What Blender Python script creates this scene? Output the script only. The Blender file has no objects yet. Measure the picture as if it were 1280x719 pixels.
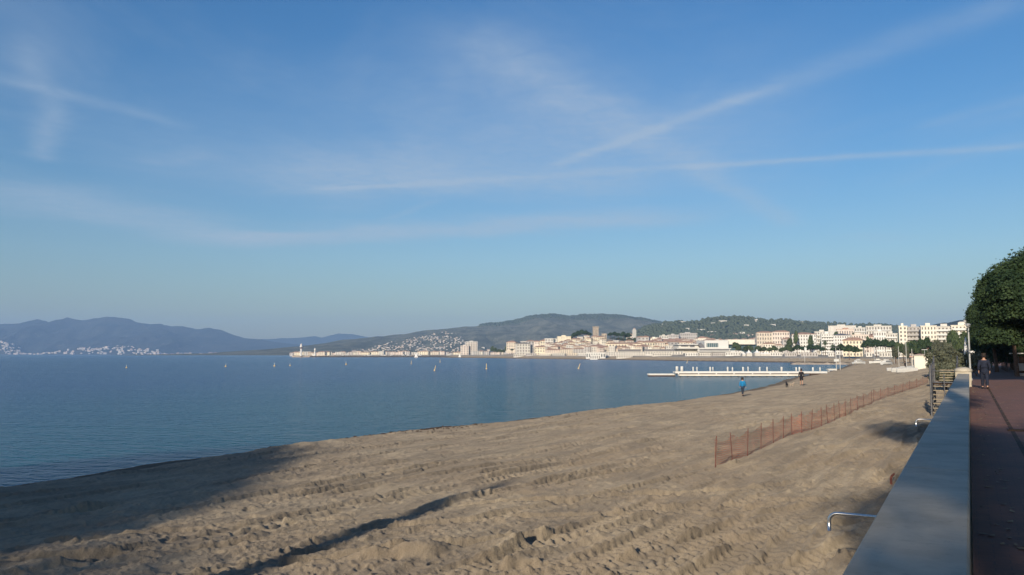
import bpy, math, random
import numpy as np
from mathutils import Vector, Matrix
R = math.radians
rnd = random.Random(7)
C = bpy.context.scene.collection
S = bpy.context.scene

# ------------------------------------------------------------------ camera
CAMZ, FPX, HY = 4.2, 1000.0, 442.7
PITCH = math.atan((HY-359.5)/FPX)
cam_d = bpy.data.cameras.new('camera'); cam = bpy.data.objects.new('camera', cam_d); C.objects.link(cam)
cam_d.sensor_width = 36; cam_d.lens = 36*FPX/1280; cam_d.clip_end = 60000; cam_d.clip_start = 0.05
cam.location = (0, 0, CAMZ); cam.rotation_euler = (math.pi/2+PITCH, 0, 0)
S.camera = cam
S.render.resolution_x = 1024; S.render.resolution_y = 575
S.view_settings.view_transform = 'Standard'; S.view_settings.look = 'None'
S.view_settings.exposure = 0.17; S.view_settings.gamma = 1
S.render.engine = 'CYCLES'
cy = S.cycles
cy.use_denoising = True; cy.max_bounces = 6; cy.diffuse_bounces = 2; cy.glossy_bounces = 3
cy.transparent_max_bounces = 12; cy.volume_bounces = 1; cy.sample_clamp_indirect = 6
cy.use_adaptive_sampling = True; cy.adaptive_threshold = 0.015

def ray(px, py):
    cp, sp = math.cos(PITCH), math.sin(PITCH)
    f, r, u = FPX, px-640, 359.5-py
    return Vector((r, f*cp-u*sp, f*sp+u*cp))
def at_z(px, py, z):
    d = ray(px, py); t = (z-CAMZ)/d.z
    return Vector((d.x*t, d.y*t, z))
def at_y(px, py, Y):
    d = ray(px, py); t = Y/d.y
    return Vector((d.x*t, Y, CAMZ+d.z*t))

# ------------------------------------------------------------------ sun + sky
SAZ, SEL = R(24), R(18)                       # shadows run 24 deg right of the view
to_sun = Vector((-math.sin(SAZ)*math.cos(SEL), -math.cos(SAZ)*math.cos(SEL), math.sin(SEL)))
sd = bpy.data.lights.new('sun', 'SUN'); sd.energy = 4.8; sd.angle = R(0.9); sd.color = (1.0, 0.87, 0.70)
so = bpy.data.objects.new('sun', sd); C.objects.link(so)
so.rotation_euler = to_sun.to_track_quat('Z', 'Y').to_euler()

SKY_TINT = (.86, .94, 1.13, 1)
W = bpy.data.worlds.new('World'); S.world = W; W.use_nodes = True
nt = W.node_tree; nt.nodes.clear()
class NB:
    """tiny node helper"""
    def __init__(s, nt): s.nt = nt
    def n(s, t, **k):
        o = s.nt.nodes.new(t)
        for a, b in k.items(): setattr(o, a, b)
        return o
    def link(s, a, b): s.nt.links.new(a, b)
    def put(s, sock, v):
        if isinstance(v, bpy.types.NodeSocket): s.link(v, sock)
        else: sock.default_value = v
    def m(s, op, a, b=0.0, c=None, clamp=False):
        o = s.n('ShaderNodeMath', operation=op, use_clamp=clamp)
        s.put(o.inputs[0], a); s.put(o.inputs[1], b)
        if c is not None: s.put(o.inputs[2], c)
        return o.outputs[0]
    def ss(s, v, a, b):                        # smoothstep
        o = s.n('ShaderNodeMapRange', interpolation_type='SMOOTHSTEP')
        s.put(o.inputs[0], v); o.inputs[1].default_value = a; o.inputs[2].default_value = b
        return o.outputs[0]
    def mix(s, f, a, b, bt='MIX'):
        o = s.n('ShaderNodeMix', data_type='RGBA', blend_type=bt)
        s.put(o.inputs[0], f); s.put(o.inputs[6], a); s.put(o.inputs[7], b)
        return o.outputs[2]
    def noise(s, vec, scale, detail=3, rough=.5, dist=0.0, sc=None):
        if sc is not None:
            mp = s.n('ShaderNodeMapping'); s.link(vec, mp.inputs[0]); mp.inputs['Scale'].default_value = sc; vec = mp.outputs[0]
        o = s.n('ShaderNodeTexNoise'); s.link(vec, o.inputs['Vector'])
        o.inputs['Scale'].default_value = scale; o.inputs['Detail'].default_value = detail
        o.inputs['Roughness'].default_value = rough; o.inputs['Distortion'].default_value = dist
        return o.outputs[0]
w = NB(nt)
tc = w.n('ShaderNodeTexCoord')
sky = w.n('ShaderNodeTexSky', sky_type='NISHITA', sun_disc=False, sun_elevation=SEL, sun_rotation=math.pi+SAZ)
sky.altitude = 0; sky.air_density = 1.25; sky.dust_density = 0.8; sky.ozone_density = 2.6
sep = w.n('ShaderNodeSeparateXYZ'); w.link(tc.outputs['Generated'], sep.inputs[0])
zc = w.m('MAXIMUM', sep.outputs[2], 0.03)
PX, PY = w.m('DIVIDE', sep.outputs[0], zc), w.m('DIVIDE', sep.outputs[1], zc)
cmb = w.n('ShaderNodeCombineXYZ'); w.link(PX, cmb.inputs[0]); w.link(PY, cmb.inputs[1])
P = cmb.outputs[0]
wob = w.m('SUBTRACT', w.noise(P, 1.3, 3), .5)
tex = w.noise(P, 9, 5, .62, .6)
def skyp(px, py):
    d = ray(px, py); return d.x/d.z, d.y/d.z
acc = None
def trail(p1, p2, wid, k, wb=.25, tx=.6):
    global acc
    a, b = skyp(*p1), skyp(*p2)
    L = math.hypot(b[0]-a[0], b[1]-a[1]); ux, uy = (b[0]-a[0])/L, (b[1]-a[1])/L
    dx, dy = w.m('SUBTRACT', PX, a[0]), w.m('SUBTRACT', PY, a[1])
    t = w.m('ADD', w.m('MULTIPLY', dx, ux), w.m('MULTIPLY', dy, uy))
    q = w.m('ADD', w.m('MULTIPLY', dx, -uy), w.m('MULTIPLY', dy, ux))
    q = w.m('ADD', q, w.m('MULTIPLY', wob, wb))
    g = w.m('EXPONENT', w.m('MULTIPLY', w.m('POWER', w.m('ABSOLUTE', w.m('DIVIDE', q, wid)), 2.0), -1.0))
    e = w.m('MULTIPLY', w.ss(t, -.12*L, .18*L), w.m('SUBTRACT', 1.0, w.ss(t, .85*L, 1.12*L)))
    tt = w.m('ADD', w.m('MULTIPLY', tex, tx*2), 1-tx)
    g = w.m('MULTIPLY', w.m('MULTIPLY', g, e), w.m('MULTIPLY', tt, k))
    acc = g if acc is None else w.m('ADD', acc, g)
trail((680, 211), (960, 112), .055, .26, .12)
trail((900, 135), (1300, -8), .10, .17, .2)
trail((330, 242), (860, 209), .10, .15, .15)
trail((395, 237), (580, 227), .045, .20, .1)
trail((840, 210), (1300, 182), .07, .34, .15)
trail((540, 20), (880, 215), .17, .20, .5)
trail((868, 206), (990, 282), .11, .26, .3)
trail((-20, 92), (235, 158), .07, .15, .3)
trail((20, 40), (70, 140), .06, .18, .25)
trail((74, 135), (48, 200), .07, .28, .2)
trail((250, 305), (870, 268), .42, .5, .8)
trail((-60, 225), (300, 300), .60, .36, 1.0)
trail((330, 215), (820, 235), .50, .26, 1.0)
trail((180, 205), (260, 190), .10, .12, .4)
trail((640, 135), (790, 120), .09, .09, .4)
trail((480, 275), (550, 250), .05, .14, .1)
trail((1060, 345), (1180, 336), .22, .22, .3)
trail((1150, 158), (1300, 118), .07, .10, .2)
trail((1060, 292), (1130, 300), .22, .10, .3)
trail((230, 225), (1000, 165), 1.0, .26, 1.0, .45)
trail((480, 60), (760, 190), .5, .10, .8, .5)
cir = w.ss(w.noise(P, .55, 5, .6, .8, sc=(1.6, .8, 1)), .42, .78)
hi = w.ss(sep.outputs[2], .10, .28)
acc = w.m('ADD', acc, w.m('MULTIPLY', w.m('MULTIPLY', cir, hi), .24))
acc = w.m('MINIMUM', acc, .7)
hs = w.n('ShaderNodeHueSaturation'); w.link(sky.outputs[0], hs.inputs['Color'])
hs.inputs['Saturation'].default_value = 1.38; hs.inputs['Value'].default_value = 1.0
tint = w.mix(1.0, hs.outputs[0], SKY_TINT, 'MULTIPLY')
col = w.mix(acc, tint, (4.4, 5.3, 6.4, 1))
bg = w.n('ShaderNodeBackground'); w.link(col, bg.inputs[0]); bg.inputs[1].default_value = 0.091
wo = w.n('ShaderNodeOutputWorld'); w.link(bg.outputs[0], wo.inputs[0])

# ------------------------------------------------------------------ materials
def mat(name, col, rough=.8, spec=.3, metal=0, var=0.0, vscale=2.0, bump=0.0, bscale=30, fn=None):
    m = bpy.data.materials.new(name); m.use_nodes = True
    b = NB(m.node_tree); p = m.node_tree.nodes['Principled BSDF']
    p.inputs['Base Color'].default_value = (*col, 1); p.inputs['Roughness'].default_value = rough
    p.inputs['Specular IOR Level'].default_value = spec; p.inputs['Metallic'].default_value = metal
    g = b.n('ShaderNodeNewGeometry')
    if var:
        f = b.noise(g.outputs['Position'], vscale, 4, .6)
        f = b.ss(f, .3, .7)
        c = b.mix(f, (*[x*(1-var) for x in col], 1), (*[min(.9, x*(1+var)) for x in col], 1))
        b.link(c, p.inputs['Base Color'])
    if bump:
        bn = b.n('ShaderNodeBump'); bn.inputs['Strength'].default_value = bump; bn.inputs['Distance'].default_value = .02
        b.link(b.noise(g.outputs['Position'], bscale, 4, .6), bn.inputs['Height']); b.link(bn.outputs[0], p.inputs['Normal'])
    if fn: fn(b, p, g)
    return m
def sand_fn(b, p, g):
    pos = g.outputs['Position']
    n1 = b.ss(b.noise(pos, .35, 4, .6), .38, .66)
    n2 = b.ss(b.noise(pos, 2.2, 5, .65, .5), .35, .7)
    n3 = b.noise(pos, 60, 3, .7)
    c = b.mix(n1, (.295, .240, .172, 1), (.37, .308, .22, 1))
    rt = b.n('ShaderNodeVectorRotate', rotation_type='Z_AXIS'); b.link(pos, rt.inputs[0]); rt.inputs['Angle'].default_value = R(34)
    st = b.ss(b.noise(rt.outputs[0], 1.0, 5, .65, .8, sc=(1.5, .16, 1)), .44, .62)
    c = b.mix(b.m('MULTIPLY', st, .65), c, (.20, .17, .13, 1))
    c = b.mix(b.m('MULTIPLY', n2, .45), c, (.20, .165, .125, 1))
    c = b.mix(b.ss(n3, .56, .75), c, (.16, .13, .095, 1))
    at = b.n('ShaderNodeAttribute', attribute_name='shore')
    wet = b.m('SUBTRACT', 1.0, b.ss(at.outputs['Fac'], .7, 2.2))
    c = b.mix(b.m('MULTIPLY', wet, .8), c, (.075, .062, .05, 1))
    dd = b.noise(pos, 5, 4, .7)
    line = b.m('MULTIPLY', b.ss(dd, .58, .66), b.m('MULTIPLY', b.ss(at.outputs['Fac'], 1.2, 2.0), b.m('SUBTRACT', 1.0, b.ss(at.outputs['Fac'], 2.6, 4.0))))
    c = b.mix(b.m('MULTIPLY', line, .75), c, (.07, .055, .04, 1))
    b.link(c, p.inputs['Base Color']); p.inputs['Diffuse Roughness'].default_value = .6
    bn = b.n('ShaderNodeBump'); bn.inputs['Strength'].default_value = .9; bn.inputs['Distance'].default_value = .022
    h = b.m('ADD', b.m('ADD', b.noise(pos, 16, 5, .65, .4), b.m('MULTIPLY', b.noise(rt.outputs[0], 4, 5, .7, .5, sc=(2.2, .45, 1)), 2.2)), b.m('MULTIPLY', b.noise(pos, 70, 3, .6), .3))
    b.link(h, bn.inputs['Height']); b.link(bn.outputs[0], p.inputs['Normal'])
M = {}
M['sand'] = mat('sand', (.4, .32, .22), .95, .1, fn=sand_fn)
M['earth'] = mat('earth', (.44, .38, .29), .95, .1, var=.25, vscale=.05)
def water_fn(b, p, g):
    pos = g.outputs['Position']
    sx = b.n('ShaderNodeSeparateXYZ'); b.link(pos, sx.inputs[0])
    d = b.m('SUBTRACT', b.m('MULTIPLY', sx.outputs[1], .55), b.m('MULTIPLY', sx.outputs[0], .835))  # metres off the beach
    nn = b.noise(pos, .02, 3, .6, sc=(1, 2.5, 1))
    f = b.m('ADD', b.ss(d, 22, 120), b.m('MULTIPLY', b.m('SUBTRACT', nn, .5), .5), clamp=True)
    c = b.mix(f, (.012, .095, .140, 1), (.008, .058, .165, 1))
    b.link(c, p.inputs['Base Color'])
    wind = b.ss(b.noise(pos, .006, 3, .6, sc=(.6, 2.0, 1)), .35, .65)
    v = b.n('ShaderNodeVectorRotate', rotation_type='Z_AXIS'); b.link(pos, v.inputs[0]); v.inputs['Angle'].default_value = .25
    h = b.m('ADD', b.m('MULTIPLY', b.noise(v.outputs[0], 1.7, 3, .55, .3, sc=(.45, 1, 1)), 1.0),
            b.m('MULTIPLY', b.noise(v.outputs[0], 4.5, 3, .6, .2, sc=(.5, 1, 1)), .48))
    h = b.m('ADD', h, b.m('MULTIPLY', b.noise(v.outputs[0], .22, 2, .5, .2, sc=(.3, 1, 1)), .8))
    bn = b.n('ShaderNodeBump'); b.link(b.m('ADD', b.m('MULTIPLY', wind, .25), .55), bn.inputs['Strength']); bn.inputs['Distance'].default_value = .85
    b.link(h, bn.inputs['Height']); b.link(bn.outputs[0], p.inputs['Normal'])
    p.inputs['IOR'].default_value = 1.33; p.inputs['Specular IOR Level'].default_value = .38; p.inputs['Specular Tint'].default_value = (.46, .76, 1.0, 1)
M['water'] = mat('water', (.01, .05, .09), .16, .5, fn=water_fn)
def prom_fn(b, p, g):
    pos = g.outputs['Position']
    rt = b.n('ShaderNodeVectorRotate', rotation_type='Z_AXIS'); b.link(pos, rt.inputs[0]); rt.inputs['Angle'].default_value = R(29.66)
    br = b.n('ShaderNodeTexBrick'); b.link(rt.outputs[0], br.inputs['Vector'])
    br.inputs['Scale'].default_value = 1.0; br.inputs['Brick Width'].default_value = .22; br.inputs['Row Height'].default_value = .11
    br.inputs['Mortar Size'].default_value = .006
    br.inputs['Color1'].default_value = (.27, .13, .088, 1); br.inputs['Color2'].default_value = (.235, .115, .082, 1); br.inputs['Mortar'].default_value = (.19, .105, .08, 1)
    f = b.ss(b.noise(pos, 1.2, 5, .65), .35, .7)
    b.link(b.mix(b.m('MULTIPLY', f, .5), br.outputs[0], (.13, .09, .07, 1)), p.inputs['Base Color'])
    bn = b.n('ShaderNodeBump'); bn.inputs['Strength'].default_value = .3; bn.inputs['Distance'].default_value = .005
    b.link(b.noise(pos, 90, 3), bn.inputs['Height']); b.link(bn.outputs[0], p.inputs['Normal'])
M['promenade'] = mat('promenade_paving', (.2, .1, .07), .85, .3, fn=prom_fn)
def stone_fn(b, p, g):
    pos = g.outputs['Position']
    f = b.ss(b.noise(pos, 1.6, 6, .65, .3), .3, .7); s2 = b.ss(b.noise(pos, 14, 4, .7), .55, .8)
    c = b.mix(f, (.38, .335, .255, 1), (.53, .47, .365, 1)); c = b.mix(b.m('MULTIPLY', s2, .5), c, (.20, .185, .155, 1))
    rt = b.n('ShaderNodeVectorRotate', rotation_type='Z_AXIS'); b.link(pos, rt.inputs[0]); rt.inputs['Angle'].default_value = R(29.66)
    st = b.ss(b.noise(rt.outputs[0], 3, 5, .7, .4, sc=(.5, 2.2, 1)), .58, .72)
    c = b.mix(b.m('MULTIPLY', st, .4), c, (.24, .22, .18, 1))
    b.link(c, p.inputs['Base Color'])
    bn = b.n('ShaderNodeBump'); bn.inputs['Strength'].default_value = .25; bn.inputs['Distance'].default_value = .006
    b.link(b.noise(pos, 60, 4, .65), bn.inputs['Height']); b.link(bn.outputs[0], p.inputs['Normal'])
M['stone'] = mat('coping_stone', (.5, .48, .45), .75, .35, fn=stone_fn)
M['concrete'] = mat('concrete', (.42, .40, .37), .85, .2, var=.2, vscale=3, bump=.3)
M['steel'] = mat('stainless_steel', (.72, .70, .67), .28, .5, 1.0, var=.12, vscale=20)
M['grey_metal'] = mat('grey_metal', (.11, .11, .115), .5, .4, .3, var=.2, vscale=5)
M['lamp_metal'] = mat('lamp_metal', (.42, .43, .42), .5, .4, .2, var=.1)
M['tread'] = mat('stair_wood', (.32, .265, .18), .7, .3, var=.2, vscale=9, bump=.2)
M['rust'] = mat('rusty_iron', (.17, .06, .045), .8, .3, var=.35, vscale=20, bump=.3)
M['white'] = mat('white_paint', (.66, .65, .61), .55, .35, var=.06, vscale=1.5)
M['offwhite'] = mat('white_render', (.60, .575, .52), .85, .2, var=.08, vscale=.4)
M['cream'] = mat('cream_render', (0.76, 0.71, 0.6), .85, .2, var=.08, vscale=.4)
M['yellow'] = mat('yellow_render', (0.74, 0.67, 0.51), .85, .2, var=.1, vscale=.3)
M['pink'] = mat('pink_render', (0.68, 0.59, 0.51), .85, .2, var=.1, vscale=.3)
M['ochre'] = mat('ochre_render', (0.62, 0.55, 0.45), .85, .2, var=.12, vscale=.3)
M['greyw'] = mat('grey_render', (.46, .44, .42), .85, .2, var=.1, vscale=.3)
M['rock'] = mat('pale_stone', (.44, .37, .29), .9, .2, var=.25, vscale=.6, bump=.4, bscale=3)
M['darkrock'] = mat('dark_rock', (.10, .095, .09), .9, .2, var=.3, vscale=1, bump=.5, bscale=3)
M['tile'] = mat('terracotta_tile', (.42, .27, .20), .85, .2, var=.25, vscale=.8)
M['slate'] = mat('grey_roof', (.17, .165, .17), .7, .3, var=.15, vscale=.5)
M['glass'] = mat('window_glass', (.05, .06, .07), .15, .5)
M['glassg'] = mat('green_glazing', (.07, .12, .13), .12, .5)
M['shutter'] = mat('shutter', (.17, .155, .14), .7, .3)
M['wood'] = mat('pier_wood', (.34, .25, .16), .85, .2, var=.25, vscale=2)
M['brown'] = mat('dark_wood', (.09, .055, .035), .85, .2, var=.25, vscale=2)
M['bark'] = mat('bark', (.13, .085, .06), .95, .1, var=.3, vscale=6, bump=.6, bscale=14)
M['palmbark'] = mat('palm_bark', (.19, .15, .11), .95, .1, var=.3, vscale=8, bump=.7, bscale=10)
M['red'] = mat('red_paint', (.50, .07, .05), .5, .4)
M['navy'] = mat('navy_paint', (.03, .05, .10), .5, .4)
M['blue_cloth'] = mat('blue_jacket', (.02, .22, .46), .8, .2, var=.12, vscale=8)
M['black_cloth'] = mat('black_cloth', (.022, .022, .026), .9, .2, var=.2, vscale=8)
M['navy_cloth'] = mat('navy_cloth', (.022, .027, .045), .9, .2, var=.2, vscale=8)
M['jeans'] = mat('dark_jeans', (.035, .045, .065), .9, .2, var=.2, vscale=8)
M['skin'] = mat('skin', (.48, .28, .19), .6, .3)
M['hair'] = mat('hair', (.03, .02, .014), .7, .3)
M['buff_fur'] = mat('buff_fur', (.45, .36, .27), .9, .2, var=.25, vscale=12)
M['buoy'] = mat('yellow_buoy', (.66, .50, .22), .55, .4, var=.1)
M['sail'] = mat('white_canvas', (.80, .79, .76), .8, .2)
def leaf_mat(name, c1, c2, trans=.0):
    def fn(b, p, g):
        oi = b.n('ShaderNodeObjectInfo')
        f = b.ss(b.noise(g.outputs['Position'], .9, 3, .6), .35, .68)
        f2 = b.m('ADD', b.m('MULTIPLY', f, .7), b.m('MULTIPLY', g.outputs['Random Per Island'], .3))
        c = b.mix(f2, (*c1, 1), (*c2, 1))
        hv = b.n('ShaderNodeHueSaturation'); b.link(c, hv.inputs['Color'])
        b.link(b.m('ADD', b.m('MULTIPLY', oi.outputs['Random'], .4), .8), hv.inputs['Value'])
        b.link(hv.outputs[0], p.inputs['Base Color'])
    return mat(name, c1, .75, .25, fn=fn)
M['pine_leaf'] = leaf_mat('pine_needles', (.012, .030, .013), (.045, .072, .026))
M['leaf'] = leaf_mat('broad_leaves', (.035, .060, .022), (.085, .110, .045))
M['olive_leaf'] = leaf_mat('grey_leaves', (.075, .085, .055), (.13, .135, .085))
M['palm_leaf'] = leaf_mat('palm_fronds', (.035, .060, .025), (.08, .11, .04))
def hill_mat(name, a, b_, c_, s=.01, rockf=.62):
    def fn(b, p, g):
        pos = g.outputs['Position']
        n1 = b.ss(b.noise(pos, s, 6, .68), .38, .62); n2 = b.ss(b.noise(pos, s*5, 5, .7), rockf, rockf+.12)
        n3 = b.ss(b.noise(pos, s*22, 3, .6), .35, .65)
        c = b.mix(n1, (*a, 1), (*b_, 1)); c = b.mix(b.m('MULTIPLY', n3, .45), c, (*[x*.55 for x in a], 1)); c = b.mix(n2, c, (*c_, 1))
        b.link(c, p.inputs['Base Color'])
        bn = b.n('ShaderNodeBump'); bn.inputs['Strength'].default_value = .8; bn.inputs['Distance'].default_value = 25
        b.link(b.noise(pos, s*14, 4, .65), bn.inputs['Height']); b.link(bn.outputs[0], p.inputs['Normal'])
    return mat(name, a, .95, .05, fn=fn)
M['far_hill'] = hill_mat('far_scrub', (.040, .052, .050), (.075, .078, .065), (.19, .15, .125), .004, .58)
M['mid_hill'] = hill_mat('mid_scrub', (.17, .18, .13), (.32, .31, .23), (.46, .42, .36), .008, .62)
M['green_hill'] = hill_mat('wooded_ground', (.035, .045, .025), (.06, .065, .035), (.16, .13, .09), .015, .66)

# ------------------------------------------------------------------ mesh helpers
def tag(o, label=None, cat=None, group=None, kind=None, category=None):
    cat = cat or category
    if label: o['label'] = label
    if cat: o['category'] = cat
    if group: o['group'] = group
    if kind: o['kind'] = kind
    return o
def empty(name, loc=(0, 0, 0), rz=0, **k):
    o = bpy.data.objects.new(name, None); C.objects.link(o); o.location = loc; o.rotation_euler = (0, 0, rz)
    o.empty_display_size = .1
    return tag(o, **k)
def link(name, me, m=None, parent=None, loc=(0, 0, 0), rot=(0, 0, 0), sc=(1, 1, 1)):
    o = bpy.data.objects.new(name, me); C.objects.link(o)
    if m is not None and len(me.materials) == 0: me.materials.append(m)
    o.location = loc; o.rotation_euler = rot; o.scale = sc
    if parent: o.parent = parent
    return o
def np_mesh(name, v, f, m=None, smooth=False, tri=False):
    v = np.asarray(v, dtype=np.float32).reshape(-1, 3); f = np.asarray(f, dtype=np.int32)
    k = f.shape[1]; me = bpy.data.meshes.new(name)
    me.vertices.add(len(v)); me.vertices.foreach_set('co', v.ravel())
    me.loops.add(f.size); me.loops.foreach_set('vertex_index', f.ravel())
    me.polygons.add(len(f)); me.polygons.foreach_set('loop_start', np.arange(0, f.size, k, dtype=np.int32))
    me.polygons.foreach_set('loop_total', np.full(len(f), k, dtype=np.int32))
    if smooth: me.polygons.foreach_set('use_smooth', np.ones(len(f), dtype=bool))
    me.update(calc_edges=True)
    if m is not None: me.materials.append(m)
    return me
class MB:
    def __init__(s): s.v = []; s.f = []; s.mi = []; s.mats = []
    def _m(s, m):
        if m is None: return 0
        if m not in s.mats: s.mats.append(m)
        return s.mats.index(m)
    def add(s, vs, fs, m=None):
        b = len(s.v); s.v += [tuple(x) for x in vs]; s.f += [tuple(i+b for i in f) for f in fs]; s.mi += [s._m(m)]*len(fs); return s
    def box(s, x0, x1, y0, y1, z0, z1, m=None):
        return s.add([(x0, y0, z0), (x1, y0, z0), (x1, y1, z0), (x0, y1, z0), (x0, y0, z1), (x1, y0, z1), (x1, y1, z1), (x0, y1, z1)],
              [(3, 2, 1, 0), (4, 5, 6, 7), (0, 1, 5, 4), (1, 2, 6, 5), (2, 3, 7, 6), (3, 0, 4, 7)], m)
    def tube(s, pts, rad, n=8, m=None, cap=True):
        pts = [Vector(p) for p in pts]; rad = rad if isinstance(rad, (list, tuple)) else [rad]*len(pts)
        vs = []; fs = []; up = None
        for i, p in enumerate(pts):
            d = (pts[min(i+1, len(pts)-1)]-pts[max(i-1, 0)]).normalized()
            if up is None: up = Vector((0, 0, 1)) if abs(d.z) < .9 else Vector((1, 0, 0))
            a = d.cross(up).normalized(); up = a.cross(d).normalized()
            for j in range(n):
                t = 2*math.pi*j/n; vs.append(p+(a*math.cos(t)+up*math.sin(t))*rad[i])
        for i in range(len(pts)-1):
            for j in range(n):
                k = (j+1) % n; fs.append((i*n+j, i*n+k, (i+1)*n+k, (i+1)*n+j))
        if cap: fs += [tuple(range(n)), tuple(reversed(range((len(pts)-1)*n, len(pts)*n)))]
        return s.add(vs, fs, m)
    def lathe(s, prof, n=12, m=None, c=(0, 0)):
        vs = [(c[0]+r*math.cos(2*math.pi*j/n), c[1]+r*math.sin(2*math.pi*j/n), z) for r, z in prof for j in range(n)]
        fs = [(i*n+j, i*n+(j+1) % n, (i+1)*n+(j+1) % n, (i+1)*n+j) for i in range(len(prof)-1) for j in range(n)]
        fs += [tuple(reversed(range(n))), tuple(range((len(prof)-1)*n, len(prof)*n))]
        return s.add(vs, fs, m)
    def mesh(s, name, m=None, smooth=False):
        me = bpy.data.meshes.new(name); me.from_pydata(s.v, [], s.f)
        for x in (s.mats or ([m] if m else [])): me.materials.append(x)
        if s.mats: me.polygons.foreach_set('material_index', s.mi)
        if smooth: me.polygons.foreach_set('use_smooth', [True]*len(s.f))
        me.update(); return me
    def build(s, name, m=None, parent=None, smooth=False, **k):
        return link(name, s.mesh(name, m, smooth), None, parent, **k)
def copy_tree(o, parent=None, loc=None, rz=None, sc=None, **k):
    c = o.copy(); C.objects.link(c)
    if parent: c.parent = parent
    if loc is not None: c.location = loc
    if rz is not None: c.rotation_euler = (0, 0, rz)
    if sc is not None: c.scale = sc if isinstance(sc, tuple) else (sc, sc, sc)
    tag(c, **k)
    for ch in list(o.children): copy_tree(ch, c)
    return c

# value noise
_h = np.random.RandomState(3).rand(256, 256)
def vn(x, y):
    xi = np.floor(x).astype(np.int64); yi = np.floor(y).astype(np.int64); fx = x-xi; fy = y-yi
    fx = fx*fx*(3-2*fx); fy = fy*fy*(3-2*fy)
    a = _h[xi & 255, yi & 255]; b = _h[(xi+1) & 255, yi & 255]; c = _h[xi & 255, (yi+1) & 255]; d = _h[(xi+1) & 255, (yi+1) & 255]
    return (a*(1-fx)+b*fx)*(1-fy)+(c*(1-fx)+d*fx)*fy-.5
def fbm(x, y, o=4, g=.5):
    s = 0; a = 1
    for i in range(o):
        s = s+a*vn(x*2**i+17.3*i, y*2**i-9.1*i); a *= g
    return s
def sst(v, a, b):
    t = np.clip((v-a)/(b-a), 0, 1); return t*t*(3-2*t)

# ------------------------------------------------------------------ terrain
WA = R(29.66); wd = np.array([math.sin(WA), math.cos(WA)]); wr = np.array([math.cos(WA), -math.sin(WA)])
def KL(k, l, z=0): return Vector((wd[0]*k+wr[0]*l, wd[1]*k+wr[1]*l, z))     # along / right of the sea wall
shore_px = [(0, 612), (100, 600), (200, 583), (300, 568), (400, 555), (500, 544), (560, 537.5), (650, 526.5), (750, 514), (850, 502.5), (920, 492),
            (965, 482.5), (985, 475), (1012, 469), (1040, 464), (1056, 459.5)]
shore = [(-400, -90), (-160, -50), (-75, -22), (-45, -3), (-28, 12)]+[tuple(at_z(x, y, 0))[:2] for x, y in shore_px]
far_px = [(1062, 456.6), (1056, 454.6), (1010, 453.6), (960, 452.9), (900, 452), (850, 451.3), (800, 450.4), (760, 449.8), (700, 448.9), (640, 448.3), (600, 447.6), (560, 447.1)]
shore += [tuple(at_z(x, y, 0))[:2] for x, y in far_px]+[(-150, 1250), (-400, 1500), (-900, 2300), (-2200, 5200)]
SH = np.array(shore)
def sdist(x, y):
    """signed distance from the waterline, positive on land (right of the line)"""
    best = np.full(np.shape(x), 1e9); sg = np.ones(np.shape(x))
    for i in range(len(SH)-1):
        a, b = SH[i], SH[i+1]; ab = b-a; L2 = ab@ab
        t = np.clip(((x-a[0])*ab[0]+(y-a[1])*ab[1])/L2, 0, 1)
        dx = x-(a[0]+ab[0]*t); dy = y-(a[1]+ab[1]*t); d = np.hypot(dx, dy)
        s = np.where((ab[0]*(y-a[1])-ab[1]*(x-a[0])) <= 0, 1., -1.)
        m = d < best-1e-9; best = np.where(m, d, best); sg = np.where(m, s, sg)
    return best*sg
def zbase(x, y):
    x = np.asarray(x, float); y = np.asarray(y, float)
    d = sdist(x, y)+fbm(x*.35, y*.35, 3)*.8*np.clip(1-np.hypot(x, y)/400, 0.15, 1)
    l = x*wr[0]+y*wr[1]; k = x*wd[0]+y*wd[1]
    z = .62*sst(d, -.6, 4.5)+.30*sst(d, 3, 22)+.06*np.minimum(d+.6, 0)*4
    z = np.where(d < -.6, np.maximum(-3, (d+.6)*.25), z)
    up = 2.5
    z = np.where((l > -.3) & (k < 130), up, z)
    t = sst(l, -14, -.3)*sst(k, 100, 150)
    z = np.where((k >= 100) & (d > 0), z*(1-t)+up*t, z)
    z = np.where(y > 330, np.where(d > 0, np.maximum(z, .62+2.2*sst(d, 10, 34)), z), z)
    town = np.exp(-((x-108)/62)**2/1.0-((y-1020)/110)**2)*17
    z = z+np.where((y > 560) & (d > 20), town, 0)+np.where(d > 60, np.clip((y-500)/1500, 0, .8)*12, 0)*sst(x, -40, 120)
    return z, d
tracks = []   # (origin x,y, azimuth, curvature, half gauge, tyre width)
for ox, oy, az, cu, hg, tw in [(0.5, 9, 38, .006, .85, .42), (-2.2, 8, 30, .004, .85, .42), (2.6, 8, 26, .006, .9, .45), (-6, 12, 32, .002, .9, .42),
                       (-3, 15, 47, -.006, .9, .4), (4.5, 11, 33, -.002, .9, .4), (5, 16, 58, -.012, .8, .35), (-10, 16, 36, .001, .9, .45), (-14, 20, 35, 0, .9, .4), (1.5, 12, 36, .001, .9, .42), (-1, 11, 42, .003, .85, .42), (3.5, 13, 44, -.004, .9, .42), (-5, 18, 33, .002, .9, .42), (7, 20, 34, .001, .9, .45), (-9, 22, 30, .003, .9, .42), (10, 32, 37, 0, .9, .45), (2, 26, 40, .002, .9, .45), (0, 17, 72, .004, .8, .36), (-2, 10, 62, -.003, .8, .36)]:
    tracks.append((ox, oy, R(az), cu, hg, tw))
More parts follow.
